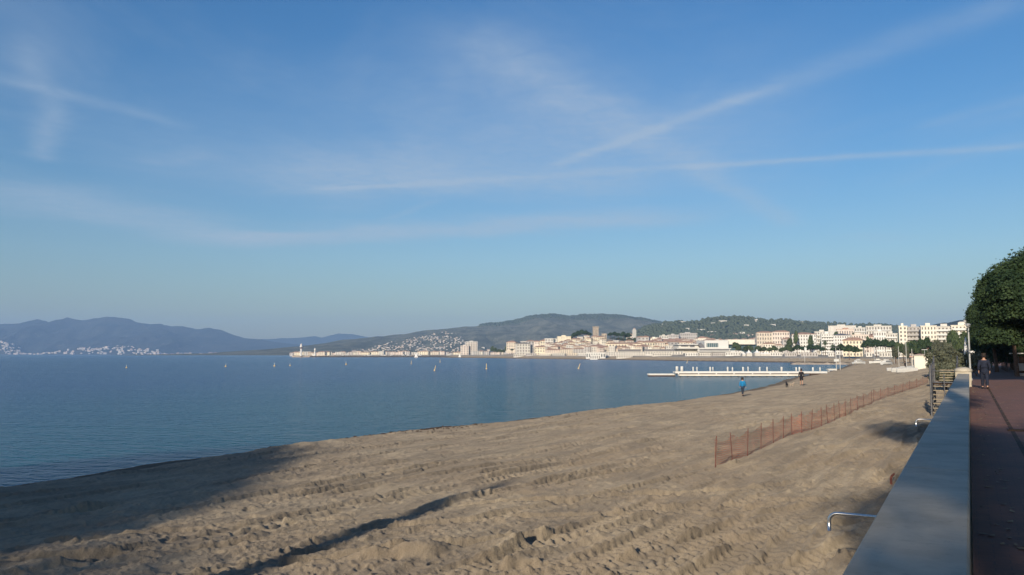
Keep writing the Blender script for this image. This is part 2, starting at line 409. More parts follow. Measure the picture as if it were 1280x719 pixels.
def detail(x, y, d):
    """relief of the churned sand in metres"""
    r = np.hypot(x, y); fade = np.clip(1.35-r/140, .40, 1.2)
    rough = sst(fbm(x*.16+5, y*.16, 3), -.30, .25)
    u = x*wd[0]+y*wd[1]; v = x*wr[0]+y*wr[1]
    h = .08*fbm(x*.22, y*.22, 3)+.085*fbm(u*.10, v*.75, 3)
    h = h+.035*(1-np.abs(fbm(u*.5+fbm(x*.4, y*.4, 2)*2, v*2.0, 3))*2)*(.4+.6*rough)
    h = h+.024*fbm(x*1.9, y*1.9, 4, .62)*(.2+rough)
    h = h+.022*np.maximum(fbm(x*7.5, y*7.5, 3, .65), 0)*(.3+rough*1.2)+.040*np.maximum(fbm(u*1.1, v*5.5, 3, .6)-.05, 0)
    # ploughed mound with a broken edge
    for (mx, my, ma, ml, mw, mh) in [(-.6, 18.6, 60, 1.6, .7, .15), (.8, 14.2, 62, 1.2, .45, .14), (3.4, 19.5, 35, 2.5, .9, .12), (-1.7, 13.2, 75, .8, .4, .2), (-12, 27, 42, 5, .8, .1), (5.8, 14.5, 20, 3, .5, .16), (-7, 19, 50, 3, .5, .08)]:
        a = R(ma); U = (x-mx)*math.sin(a)+(y-my)*math.cos(a); V = (x-mx)*math.cos(a)-(y-my)*math.sin(a)
        V = V+.35*fbm(x*1.6, y*1.6, 3)
        h = h+.55*mh*np.exp(-(U/ml)**4)*np.where(V > 0, np.exp(-(V/(mw*.35))**2), np.exp(-(V/mw)**2))
    for ox, oy, az, cu, hg, tw in tracks:
        U = (x-ox)*math.sin(az)+(y-oy)*math.cos(az); V = (x-ox)*math.cos(az)-(y-oy)*math.sin(az)-cu*U*U+.12*fbm(U*.5, U*.1, 2)
        gate = sst(U, -12, -8)*(1-sst(U, 40, 60))
        for sgn in (-1, 1):
            q = V-sgn*hg; ins = 1-sst(np.abs(q), tw*.44, tw*.56)
            cl = np.sin((U+np.abs(q)*.8)*2*math.pi/.25+.8*fbm(x*2, y*2, 2)); cl = np.sign(cl)*np.abs(cl)**.6
            wear = .25+.75*sst(fbm(U*.5+ox, q*.3+sgn*3, 2), -.2, .2); w_ = gate*ins*wear
            h = h*(1-.8*w_)+w_*(-.035+.017*cl+.012*fbm(x*6, y*6, 2))
            h = h+gate*wear*.030*np.exp(-((np.abs(q)-tw*.68)/.07)**2)*(1+1.1*fbm(x*5, y*5, 3))
    g2 = sst(fbm(x*.12-3, y*.12+7, 2), -.2, .2)      # raked strips along the beach
    h = h+.055*g2*np.sin((v+.5*fbm(u*.12, v*.12, 2)*5)*2*math.pi/.8)*(.5+fbm(u*.6, v*1.5, 2))
    h = h*1.15*fade*sst(d, .2, 2.5)
    return h
# polar sheet: fine near the camera, coarser far away
rs = [3.0]
while rs[-1] < 1500:
    r_ = rs[-1]; rs.append(r_*(1.0031 if r_ < 28 else 1.0038 if r_ < 60 else 1.0055 if r_ < 130 else 1.008 if r_ < 450 else 1.012))
rs = np.array(rs)
azs = np.concatenate([np.linspace(-78, -35, 90)[:-1], np.linspace(-35, 34.5, 900), np.linspace(34.5, 78, 90)[1:]])*math.pi/180
RR, AA = np.meshgrid(rs, azs, indexing='ij'); GX = RR*np.sin(AA); GY = RR*np.cos(AA)
zb, gd = zbase(GX, GY)
lat = GX*wr[0]+GY*wr[1]; alk = GX*wd[0]+GY*wd[1]
onb = ((lat < -.35) | (alk > 150)) & (zb < 2.3)
gz = zb+np.where(onb & (RR < 420), detail(GX, GY, gd), 0)
def dent(cx, cy, a, L, wdt, dep, rim):
    r0 = math.hypot(cx, cy); az = math.atan2(cx, cy); m = L*1.9
    i0, i1 = np.searchsorted(rs, [r0-m, r0+m]); j0, j1 = np.searchsorted(azs, [az-m/r0, az+m/r0])
    if i1 <= i0 or j1 <= j0: return
    x = GX[i0:i1, j0:j1]-cx; y = GY[i0:i1, j0:j1]-cy; U = (x*math.sin(a)+y*math.cos(a))/L; V = (x*math.cos(a)-y*math.sin(a))/wdt
    q = np.sqrt(U*U+V*V)
    gz[i0:i1, j0:j1] += np.where(onb[i0:i1, j0:j1], -dep*np.exp(-(q/.75)**4)+rim*np.exp(-((q-1.15)/.3)**2), 0)
fr = random.Random(11)
def walk(x, y, a, n):
    for i in range(n):
        s = 1 if i % 2 else -1; x += math.sin(a)*.72; y += math.cos(a)*.72; a += fr.uniform(-.06, .06)
        if sdist(np.array([x]), np.array([y]))[0] < 1.2 or x*wr[0]+y*wr[1] > -.9: continue
        dent(x+s*.11*math.cos(a), y-s*.11*math.sin(a), a+s*.1, .17, .075, fr.uniform(.02, .05), fr.uniform(.006, .018))
for i in range(46): 
    p = at_z(fr.uniform(-100, 1080), fr.uniform(560, 715), .8); walk(p.x, p.y, R(fr.choice([34, 34, 40, 25, 214, 60])+fr.uniform(-9, 9)), 55)
for i in range(5200):   # scattered scuffs and clods
    k = fr.random()**1.4*60+8; a = R(fr.uniform(-34, 32)); x, y = k*math.sin(a), k*math.cos(a)
    if sdist(np.array([x]), np.array([y]))[0] < 1: continue
    if fr.random() < .45: dent(x, y, fr.uniform(0, 3), fr.uniform(.05, .2), fr.uniform(.03, .09), fr.uniform(.012, .035), .006)
    else: dent(x, y, fr.uniform(0, 3), fr.uniform(.025, .075), fr.uniform(.02, .05), -fr.uniform(.010, .035), 0)
nr, na = GX.shape
idx = np.arange(nr*na).reshape(nr, na)
quads = np.stack([idx[:-1, :-1], idx[:-1, 1:], idx[1:, 1:], idx[1:, :-1]], -1).reshape(-1, 4)[:, ::-1]
keep = (gd.ravel()[quads] > -14).any(1)
quads = quads[keep]
beach = np_mesh('beach', np.stack([GX, GY, gz], -1), quads, M['sand'], smooth=True)
beach.materials.append(M['earth'])
fd = np.minimum(gd.ravel()[quads].min(1), 1e6); fy = GY.ravel()[quads].min(1)
beach.polygons.foreach_set('material_index', ((zb.ravel()[quads].max(1) > 2.2)).astype(np.int32))
at = beach.attributes.new('shore', 'FLOAT', 'POINT'); at.data.foreach_set('value', gd.ravel().astype(np.float32))
bo = link('beach', beach); tag(bo, kind='structure')
def zg(x, y, det=True):
    X, Y = np.array([float(x)]), np.array([float(y)]); z, d = zbase(X, Y)
    l = x*wr[0]+y*wr[1]
    if det and (l < -.35 or z[0] < 2.3) and math.hypot(x, y) < 420: z = z+detail(X, Y, d)
    return float(z[0])
def on_ground(px, py):
    z = .8
    for _ in range(12):
        p = at_z(px, py, z); z = .5*z+.5*zg(p.x, p.y)
    p = at_z(px, py, z); p.z = zg(p.x, p.y); return p
# land behind and beside the camera
lb = [(-400, -90), (-160, -50), (-75, -22), (-45, -3)]
g = MB().add([(-400, -90, .3), (-160, -50, .3), (-75, -24, .3), (-44, -3.4, .3), (-28, 5.4, .4), (-12, 2.4, .5), (-4, .6, .5), KL(0, -.5, .5), KL(-60, -.5, .5), (-60, -400, .5), (-400, -400, .4)], [tuple(range(10, -1, -1))])
g.build('sand_behind', M['sand']); tag(bpy.data.objects['sand_behind'], kind='structure')
g = MB().add([KL(-300, 0, 2.46), KL(150, 0, 2.46), KL(400, 0, 2.44), KL(1500, 60, 2.3), (3200, 1500, 2.3), (3200, -900, 2.3), (-200, -900, 2.3)], [(6, 5, 4, 3, 2, 1, 0)])
tag(g.build('ground', M['earth']), kind='structure')
# sea, one sheet
wv = []; 
tag(link('water', np_mesh('water', [(-11000, -2000, 0), (9000, -2000, 0), (9000, 11500, 0), (-11000, 11500, 0)], [(0, 1, 2, 3)], M['water'])), kind='structure')
# promenade pavement
g = MB()
def strip(mb, k0, k1, l0, l1, z, m):
    mb.add([KL(k0, l0, z), KL(k0, l1, z), KL(k1, l1, z), KL(k1, l0, z)], [(0, 1, 2, 3)], m)
strip(g, -60, 330, -.04, 9.5, 2.55, M['promenade'])
tag(g.build('promenade'), kind='structure')
g = MB()
v = [KL(k, l, z) for k in (-60, 330) for l, z in ((9.5, 2.3), (9.5, 2.67), (9.68, 2.67), (9.68, 2.3))]
g.add(v, [(0, 1, 5, 4), (1, 2, 6, 5), (2, 3, 7, 6)])
tag(g.build('kerb', M['concrete']), kind='structure')
g = MB(); strip(g, -60, 330, 9.68, 20, 2.52, M['slate']); tag(g.build('road'), kind='structure')
# drain channel set in the paving
g = MB(); strip(g, -20, 120, .70, .78, 2.555, M['brown']); tag(g.build('drain_channel'), kind='structure')

# ------------------------------------------------------------------ hills
def ridge(name, prof, D, Wf, Wb, m, X0, X1, nx, ny, rel=.22, crest=.012, seed=0, low=.5):
    xs = [p[0] for p in prof]; ys = [p[1] for p in prof]
    X = np.linspace(X0, X1, nx); T = np.linspace(-1, 1, ny)
    XX, TT = np.meshgrid(X, T, indexing='ij')
    def H(x): return CAMZ+(HY-np.interp(640+x/D*1000, xs, ys))*D/1000
    def f(x, t):
        h = H(x); g_ = np.where(t < 0, 1-np.abs(t)**.9*1.0, 1-np.abs(t)**1.4)
        s = D/7000*900
        n = (1-2*np.abs(fbm(x/s*1.6+seed, t*1.3+x/s*.3, 5)))-.62
        z = h*g_+h*rel*n*np.clip(1.1-g_, 0, 1)*np.sqrt(np.clip(g_, 0, 1))*1.6+h*crest*4*fbm(x/s*7+seed, t*3, 4)*g_
        return np.where(np.abs(t) >= .999, -2, z)
    Z = f(XX, TT); Y = D+np.where(TT < 0, TT*Wf, TT*Wb)
    i = np.arange(nx*ny).reshape(nx, ny); q = np.stack([i[:-1, :-1], i[1:, :-1], i[1:, 1:], i[:-1, 1:]], -1).reshape(-1, 4)
    o = link(name, np_mesh(name, np.stack([XX, Y, Z], -1), q, m, smooth=True)); tag(o, kind='structure')
    def pick(px, fy):      # point on the front slope at fraction fy (0 foot .. 1 crest)
        t = -(1-fy); y = D+t*Wf; x = (px-640)/1000*y
        return Vector((x, y, float(f(np.array([x]), np.array([t]))[0])))
    return pick
esterel = [(-400, 425), (-200, 412), (-80, 414), (0, 407), (33, 405), (45, 399.5), (62, 404), (72, 401), (83, 396), (100, 399), (120, 398), (135, 396), (157, 399), (175, 405), (187, 407.5),
           (200, 404.5), (212, 408), (228, 406.5), (245, 410), (262, 409), (280, 416), (300, 422), (320, 424.5), (345, 428), (420, 436), (520, 441), (700, 441.5)]
pk1 = ridge('hills', esterel, 8000, 1500, 900, M['far_hill'], -8600, 800, 620, 90, .62, .012, 2)
back = [(200, 440), (300, 425), (340, 424), (375, 422), (393, 420), (402, 422), (410, 420), (422, 417), (440, 418), (455, 421), (470, 423), (520, 424), (600, 428), (700, 436)]
ridge('hills', back, 9800, 900, 700, M['far_hill'], -4600, 700, 260, 40, .2, .01, 9)
grey = [(330, 441), (400, 432), (430, 425), (460, 422), (490, 419.5), (505, 418.5), (530, 414), (560, 410), (575, 409), (595, 408.5), (605, 406), (620, 405), (640, 401.5), (655, 399), (670, 396), (690, 394), (700, 394.5), (720, 396),
        (745, 395.5), (760, 395), (780, 396), (800, 399), (820, 403), (870, 411), (950, 422), (1050, 436), (1200, 441)]
pk3 = ridge('hills', grey, 4200, 1500, 900, M['mid_hill'], -1400, 2000, 520, 100, .45, .010, 5)
green = [(740, 438), (790, 416), (810, 407.5), (825, 403.5), (845, 402.5), (855, 403.5), (870, 403), (885, 400), (900, 397.8), (920, 396.8), (935, 397), (945, 399.5), (965, 401), (978, 399.5), (990, 401.5), (1010, 402.5),
         (1030, 403.5), (1050, 405), (1080, 406), (1100, 406), (1120, 408.5), (1145, 412), (1180, 404), (1200, 401), (1230, 399), (1300, 400), (1450, 430)]
pk4 = ridge('hills', green, 2300, 750, 500, M['green_hill'], 200, 1900, 420, 60, .16, .012, 7)
HAZE = 1.05e-4
# ------------------------------------------------------------------ foliage
def leaves(lobes, n, size, seed=1, flat=.0, shell=.5):
    r = np.random.RandomState(seed); vol = np.array([a[3]*a[4]+a[4]*a[5]+a[3]*a[5] for a in lobes]); cnt = np.maximum(20, (n*vol/vol.sum()).astype(int))
    V = []
    for L, c in zip(lobes, cnt):
        d = r.normal(size=(c, 3)); d /= np.linalg.norm(d, axis=1)[:, None]
        low = d[:, 2] < -.35; d[low, 2] *= -.4
        d /= np.linalg.norm(d, axis=1)[:, None]
        rad = 1-shell*r.rand(c)**1.7+.10*r.normal(size=c)
        lump = 1+.13*np.sin(d[:, 0]*7+seed)*np.sin(d[:, 1]*6+L[0]*3)*np.sin(d[:, 2]*5+L[1])
        p = np.array(L[:3])+d*(rad*lump)[:, None]*np.array(L[3:6])
        nrm = d+r.normal(size=(c, 3))*.75; nrm /= np.linalg.norm(nrm, axis=1)[:, None]
        a = np.cross(nrm, r.normal(size=(c, 3))); a /= np.linalg.norm(a, axis=1)[:, None]; b = np.cross(nrm, a)
        s = size*(.6+.8*r.rand(c))[:, None]
        V.append(np.stack([p-a*s*.5-b*s*.25, p+a*s*.5-b*s*.3, p+b*s*.7+nrm*s*.15], 1))
    v = np.concatenate(V).reshape(-1, 3); return v, np.arange(len(v)).reshape(-1, 3)
def tree_proto(name, lobes, n, size, leafm, h0, tr, limbs=True, seed=1, trunk_top=None, bark='bark', lean=.25):
    root = empty(name)
    rr = random.Random(seed); cx = sum(l[0] for l in lobes)/len(lobes); cyy = sum(l[1] for l in lobes)/len(lobes)
    mb = MB(); top = Vector((cx*.5, cyy*.5, h0))
    mb.tube([(0, 0, -.3), (lean*.3, .05, h0*.35), (lean, .1, h0*.7), top], [tr*1.25, tr, tr*.85, tr*.7], 9)
    if limbs:
        for l in lobes:
            e = Vector(l[:3]); mid = top.lerp(e, .5)+Vector((rr.uniform(-.2, .2), rr.uniform(-.2, .2), -.12*l[5]))
            mb.tube([top+Vector((0, 0, -.15)), mid, e], [tr*.5, tr*.3, tr*.1], 6)
    mb.build('trunk', M[bark], root, smooth=True)
    v, f = leaves(lobes, n, size, seed)
    link('crown', np_mesh('crown', v, f, M[leafm]), None, root)
    return root
def pine_lobes(R_, H, n, seed, th=1.0):
    rr = random.Random(seed); L = [(0, 0, H-.1*R_, R_*.55, R_*.55, R_*.34*th)]
    for i in range(n):
        a = 2*math.pi*i/n*1.0+rr.uniform(-.25, .25); q = rr.uniform(.45, .78)*R_ if i % 2 else rr.uniform(.62, .8)*R_
        s = rr.uniform(.30, .42)*R_
        L.append((q*math.cos(a), q*math.sin(a), H-q*.42-rr.uniform(0, .25)*R_*th, s, s, s*.75*th))
    return L
protos = {}
def used(name, build):
    if name not in protos: protos[name] = [build(), False]
    p = protos[name]
    return p
def place(pname, loc, rz=None, sc=1, **k):
    p = protos[pname]; rz = rnd.uniform(0, 6.28) if rz is None else rz
    scv = sc if isinstance(sc, tuple) else (sc, sc, sc)
    if not p[1]:
        p[1] = True; o = p[0]; o.location = loc; o.rotation_euler = (0, 0, rz); o.scale = scv; tag(o, **k); return o
    o = copy_tree(p[0], None, loc, rz, scv)
    for key in ('label', 'category', 'group', 'kind'):
        if key in o.keys(): del o[key]
    return tag(o, **k)
# near pines, dense crowns with small tufts (unit radius about 3 m)
protos['pine'] = [tree_proto('pine_tree', pine_lobes(3.2, 6.6, 15, 4, 1.5)+[(a*1.0, b*1.0, 4.1, 1.35, 1.35, 1.2) for a, b in ((1.6, 0), (-1.6, .3), (.2, 1.7), (0, -1.7), (1.2, -1.2), (-1.3, -1.1))]+[(0.3, .4, 5.0, 2.4, 2.4, 1.6)]+[(a, b, 2.7, 1.15, 1.15, 1.1) for a, b in ((1.9, .6), (-1.5, 1.4), (.4, 2.0), (1.6, -1.0))], 190000, .115, 'pine_leaf', 3.6, .22, seed=4), False]
protos['pine2'] = [tree_proto('pine_tree', pine_lobes(3.2, 6.6, 13, 9, 1.5)+[(a*1.0, b*1.0, 4.0, 1.4, 1.4, 1.2) for a, b in ((1.5, .4), (-1.6, 0), (.5, 1.6), (-.3, -1.7), (1.3, -1.0), (-1.2, -1.2))]+[(0, -.4, 5.0, 2.5, 2.4, 1.6)]+[(a, b, 2.6, 1.2, 1.2, 1.1) for a, b in ((1.8, .9), (-1.2, 1.6), (.6, 1.9), (1.8, -.6))], 180000, .12, 'pine_leaf', 3.4, .2, seed=9), False]
protos['airy'] = [tree_proto('pine_tree', pine_lobes(3.2, 6.6, 11, 19, 1.3), 6000, .17, 'pine_leaf', 3.8, .17, seed=19), False]
# distant kinds (unit: 8 m tall)
protos['umbrella'] = [tree_proto('umbrella_pine', pine_lobes(4.2, 7.4, 9, 14, .9), 3200, .75, 'pine_leaf', 4.6, .25, seed=14), False]
def round_lobes(R_, H, n, seed):
    rr = random.Random(seed); L = [(0, 0, H-R_*.9, R_*.7, R_*.7, R_*.8)]
    for i in range(n):
        a = rr.uniform(0, 6.28); q = rr.uniform(.4, .65)*R_; s = rr.uniform(.35, .5)*R_
        L.append((q*math.cos(a), q*math.sin(a), H-R_*.9+rr.uniform(-.6, .6)*R_, s, s, s))
    return L
protos['broad'] = [tree_proto('leafy_tree', round_lobes(3.0, 7.6, 9, 21), 2600, .62, 'leaf', 3.2, .2, seed=21), False]
protos['greytree'] = [tree_proto('olive_tree', round_lobes(2.6, 5.6, 9, 31), 5000, .30, 'olive_leaf', 2.0, .16, seed=31), False]
protos['shrub'] = [tree_proto('shrub', round_lobes(.8, 1.6, 6, 41), 2600, .11, 'olive_leaf', .5, .05, seed=41), False]
def palm_proto():
    root = empty('palm_tree'); rr = random.Random(5); mb = MB(); H = 7.2
    mb.tube([(0, 0, -.3), (.08, 0, 2), (.15, .05, 5), (.12, .05, H)], [.30, .21, .18, .20], 9); mb.build('trunk', M['palmbark'], root, smooth=True)
    V = []; F = []
    def tri(a, b, c):
        n = len(V); V.extend([a, b, c]); F.append((n, n+1, n+2))
    for i in range(46):
        az = i*2.39996; el = 1.25-1.7*(i/46.); L = rr.uniform(2.1, 2.6); d = Vector((math.cos(az), math.sin(az), 0)); sd_ = Vector((-math.sin(az), math.cos(az), 0))
        p = Vector((.12, .05, H)); e = el; pts = []
        for k in range(15):
            pts.append(p.copy()); e -= .11+.02*k*.5; p = p+(d*math.cos(e)+Vector((0, 0, math.sin(e))))*(L/14)
        for k in range(14):
            tri(pts[k]+Vector((0, 0, .03)), pts[k+1], pts[k]-Vector((0, 0, .03)))
            if k < 2: continue
            ll = .52*math.sin(math.pi*(k+1)/16)**.6
            for s in (-1, 1):
                for q in (0, .5):
                    b = pts[k].lerp(pts[k+1], q); t = b+sd_*s*ll*.8+(pts[k+1]-pts[k]).normalized()*ll*.45+Vector((0, 0, -.22*ll))
                    tri(b, b+(pts[k+1]-pts[k])*.4, t)
    link('fronds', np_mesh('fronds', np.array([tuple(v) for v in V]), F, M['palm_leaf']), None, root)
    return root
protos['palm'] = [palm_proto(), False]

# ------------------------------------------------------------------ sea wall
wall = empty('sea_wall', label='long low promenade sea wall with pale worn stone coping, running from the camera along the beach', category='wall')
WE = 47.0
mb = MB()
def kbox(mb, k0, k1, l0, l1, z0, z1, m=None):
    v = [KL(k, l, z) for z in (z0, z1) for k, l in ((k0, l0), (k0, l1), (k1, l1), (k1, l0))]
    mb.add(v, [(0, 1, 2, 3), (7, 6, 5, 4), (4, 5, 1, 0), (5, 6, 2, 1), (6, 7, 3, 2), (7, 4, 0, 3)], m); return mb
kbox(mb, -55, WE, -.50, -.09, -.2, 3.10).build('wall_body', M['concrete'], wall)
ks = [-55]+[x for x in (-48, -41, -34, -27, -20, -13, -6, 1, 8, 14.6, 20.9, 27.3, 33.7, 40.2)]+[WE]
for a, b in zip(ks[:-1], ks[1:]):
    mb = MB(); e = .012
    prof = [(-.548, 3.085), (-.548, 3.188), (-.536, 3.2), (-.052, 3.2), (-.040, 3.188), (-.040, 3.085)]
    v = [KL(k, l, z) for k in (a+.008, b-.008) for l, z in prof]
    mb.add(v, [(0, 1, 7, 6), (1, 2, 8, 7), (2, 3, 9, 8), (3, 4, 10, 9), (4, 5, 11, 10), (5, 0, 6, 11), (5, 4, 3, 2, 1, 0), (6, 7, 8, 9, 10, 11)])
    mb.build('coping', M['stone'], wall)
pil = empty('wall_pillar', KL(47.45, -.3, 2.5), -WA, label='short pale stone pillar at the far end of the sea wall', category='pillar')
MB().box(-.36, .36, -.36, .36, -1.7, .78).build('shaft', M['stone'], pil)
MB().lathe([(.40, .78), (.42, .84), (.40, .92), (.30, .99), (.12, 1.03)], 20).build('cap', M['stone'], pil, smooth=True)
for (px, py, lab) in [(1036, 641, 'bent stainless steel pipe sticking out of the sea wall over the sand, nearest the camera'), (1145, 524, 'bent steel pipe sticking out of the sea wall before the beach stairs')]:
    p = at_z(px, py, 2.2); k = p.x*wd[0]+p.y*wd[1]; l = p.x*wr[0]+p.y*wr[1]
    pts = [KL(k, -.45, 2.2), KL(k, l+.10, 2.2)]+[KL(k, l+.10-.10*math.sin(t), 2.2-.10+.10*math.cos(t)) for t in (.35, .8, 1.2, 1.57)]+[KL(k, l, 1.98)]
    hr = empty('steel_pipe', KL(k, -.5, 2.2), label=lab, category='pipe')
    inv = Vector(hr.location)
    MB().tube([q-inv for q in pts], .021, 12).build('pipe', M['steel'], hr, smooth=True)
    MB().tube([KL(k, -.499, 2.2)-inv, KL(k, -.52, 2.2)-inv], .05, 14).build('wall_flange', M['steel'], hr)
# small iron bracket by the wall foot
p = on_ground(1114, 606); br = MB().tube([(0, 0, -.1), (0, 0, .16), (.03, 0, .22), (.10, .02, .27)], [.035, .03, .03, .02], 8).build('iron_stub', M['rust'], loc=p)
tag(br, 'small rusty bent iron stub in the sand beside the sea wall', 'stub')

# ------------------------------------------------------------------ stairs down to the sand
st = empty('beach_stairs', label='dark metal beach stairs with pale wooden treads and railings beside the sea wall', category='stairs')
def rail(mb, a, b, r_=.022): mb.tube([a, b], r_, 8)
L0, L1 = -1.86, -.62
for i in range(7):      # lower flight climbs away from the camera
    k = 48.6+i*.30; z = 1.10+i*.225
    kbox(MB(), k, k+.29, L0+.06, L1-.02, z-.04, z).build('tread', M['tread'], st)
for i in range(5):
    k = 52.6+i*.30; z = 2.72+i*.14
    kbox(MB(), k, k+.27, L0+.30, L1-.1, z-.04, z).build('tread', M['tread'], st)
kbox(MB(), 50.72, 52.5, L0, L1, 2.53, 2.60).build('landing', M['brown'], st)
for l in (L0, L1):
    mb = MB(); v = [KL(k, l+s, z) for s in (-.03, .03) for k, z in ((48.4, .80), (48.4, 1.15), (50.75, 2.70), (50.75, 2.42))]
    mb.add(v, [(0, 1, 2, 3), (7, 6, 5, 4), (0, 4, 5, 1), (1, 5, 6, 2), (2, 6, 7, 3), (3, 7, 4, 0)]); mb.build('stringer', M['grey_metal'], st)
for (k, l, z0, z1, r_) in [(48.5, L0, .4, 3.60, .05), (48.5, L1, .4, 3.3, .045), (50.7, L0, .4, 3.68, .045), (50.7, L1, .4, 3.68, .045), (52.5, L0, .4, 3.68, .045), (54.4, L0, .6, 4.1, .045), (52.5, L1, .5, 3.68, .045), (54.4, L1, .6, 4.1, .045), (49.6, (L0+L1)/2, .5, 3.1, .03)]:
    MB().tube([KL(k, l, z0), KL(k, l, z1)], r_, 8).build('post', M['grey_metal'], st)
mb = MB()
for l in (L0, L1):
    for dz in (0, -.35, -.7):
        rail(mb, KL(48.5, l, 2.3+dz+.1), KL(50.7, l, 3.66+dz)); rail(mb, KL(50.7, l, 3.66+dz), KL(52.5, l, 3.66+dz)); rail(mb, KL(52.5, l, 3.66+dz), KL(54.4, l, 4.05+dz))
    for i in range(8):
        k = 48.75+i*.27; rail(mb, KL(k, l, 1.2+i*.165+.1), KL(k, l, 2.45+i*.165), .010)
    for i in range(10): rail(mb, KL(50.9+i*.17, l, 2.6), KL(50.9+i*.17, l, 3.66), .010)
rail(mb, KL(50.7, L0, 2.62), KL(50.7, L1, 2.62), .05); rail(mb, KL(48.5, L0, 3.3), KL(48.5, L1, 3.3), .018)
mb.build('railing', M['grey_metal'], st)

# ------------------------------------------------------------------ orange net fence
fpx = [(893.5, 584.5, 36.5), (916, 576, 33), (934, 570, 32), (951, 561.5, 30.5), (966.5, 554, 28.5), (979, 548, 26.5), (990, 543.5, 25), (1002, 541, 25), (1014, 537.5, 24), (1027, 533, 23), (1035, 529.5, 22.5), (1043, 526.5, 21.5),
       (1050, 523, 20.5), (1057, 520, 20), (1064, 517, 19), (1072, 513, 18), (1080, 509.5, 17), (1089, 505.5, 17), (1092, 502.5, 16), (1101, 499, 13), (1110, 496, 12.5), (1119, 493, 12), (1128, 490, 11.5), (1137, 487, 11), (1146, 484, 10.5), (1154, 481, 10), (1160, 479, 9.5)]
fence = empty('net_fence', label='orange red plastic net fence on thin rusty posts crossing the sand', category='fence')
fp = []; prr = random.Random(2)
for x, y, h in fpx:
    p = on_ground(x, y); hh = min(1.05, max(.78, h*p.y/1000)); fp.append((p, hh))
    r_ = .012 if x < 1040 else .009
    tx, ty = prr.uniform(-.09, .09), prr.uniform(-.07, .07)
    MB().tube([p+Vector((0, 0, -.2)), p+Vector((tx, ty, hh+.04))], r_, 6).build('post', M['rust'], fence)
def net_fn(b, p, g):
    uv = b.n('ShaderNodeAttribute', attribute_name='netuv'); sx = b.n('ShaderNodeSeparateXYZ'); b.link(uv.outputs['Vector'], sx.inputs[0])
    a = b.m('GREATER_THAN', b.m('FRACT', b.m('MULTIPLY', sx.outputs[0], 22)), .82); c = b.m('GREATER_THAN', b.m('FRACT', b.m('MULTIPLY', sx.outputs[1], 16)), .82)
    al = b.m('MAXIMUM', a, c); b.link(b.m('MULTIPLY', al, .95), p.inputs['Alpha'])
M['net'] = mat('orange_net', (.72, .17, .08), .7, .3, var=.25, vscale=1.5, fn=net_fn)
V = []; UV = []; F = []; s = 0
for i in range(len(fp)-1):
    (a, ha), (b, hb_) = fp[i], fp[i+1]; L = (b-a).length
    for j in range(9):
        if i and j == 0: continue
        t = j/8; p = a.lerp(b, t); h = (ha*(1-t)+hb_*t)-.14*math.sin(math.pi*t)*prr.uniform(.7, 1.3); z0 = zg(p.x, p.y)
        bow = .05*math.sin(math.pi*t)
        for q in range(7):
            V.append((p.x+bow*math.sin(q), p.y, z0-.02+(h-.02)*q/6)); UV.append((s+t*L, q/6*h, 0))
    s += L
n = len(V)//7
F = [(i*7+q, (i+1)*7+q, (i+1)*7+q+1, i*7+q+1) for i in range(n-1) for q in range(6)]
me = np_mesh('net', V, F, M['net'], smooth=True); at = me.attributes.new('netuv', 'FLOAT_VECTOR', 'POINT'); at.data.foreach_set('vector', np.array(UV, dtype=np.float32).ravel())
link('net', me, None, fence)

# ------------------------------------------------------------------ pier
DP = 150.0
def PXY(px, Y=DP): return (px-640)/1000*Y
pier = empty('pier', (PXY(940), DP, 0), label='long white wooden pier on piles standing in the shallow water by the beach', category='pier')
def pb(name, px0, px1, y0, y1, z0, z1, m, mb=None):
    MB().box(PXY(px0)-pier.location.x, PXY(px1)-pier.location.x, y0, y1, z0, z1).build(name, m, pier)
pb('deck', 843, 1032, 0, 2.2, .62, .98, M['white'])
pb('lower_deck', 846, 999, -1.5, -.05, .18, .46, M['cream'])
pb('joist', 846, 1024, .1, 2.0, .40, .62, M['brown'])
for px in range(850, 1028, 9):
    MB().lathe([(.13, -1.2), (.13, .6)], 8, c=(PXY(px)-pier.location.x, .5)).build('pile', M['brown'], pier, smooth=True)
for px in (847, 872, 894, 916, 939, 961, 983):
    MB().box(PXY(px)-pier.location.x-.10, PXY(px)-pier.location.x+.10, -.04, .06, .2, .9).build('strut', M['white'], pier)
for px, wdt, hh in [(845.5, .26, .95), (851.5, .26, .95), (865.5, .13, .85), (873, .11, .8), (886.8, .16, .85), (893, .11, .8), (908.5, .15, .85), (914.5, .12, .8), (931, .18, .8), (937.3, .11, .85), (952, .15, .8), (957.5, .13, .85), (975.5, .16, .85), (980, .14, .8), (998, .15, .75), (1002, .16, .8), (1019, .18, .75), (1023.5, .15, .75)]:
    c = PXY(px)-pier.location.x; yy = .2 if px < 850 else (.15 if int(px*2) % 2 else 1.9)
    MB().lathe([(wdt, .98), (wdt, .98+hh*.85), (wdt*.85, .98+hh*.97), (wdt*.4, .98+hh)], 8, c=(c, yy)).build('post', M['white'], pier, smooth=True)
pon = empty('floating_pontoon', (PXY(827, 153), 153, 0), label='low white floating pontoon moored at the seaward end of the pier', category='pontoon')
MB().box(-2.8, 2.4, -.7, .7, .22, .50).build('deck', M['white'], pon); MB().box(-2.7, 2.3, -.6, .6, -.25, .22).build('float', M['brown'], pon)

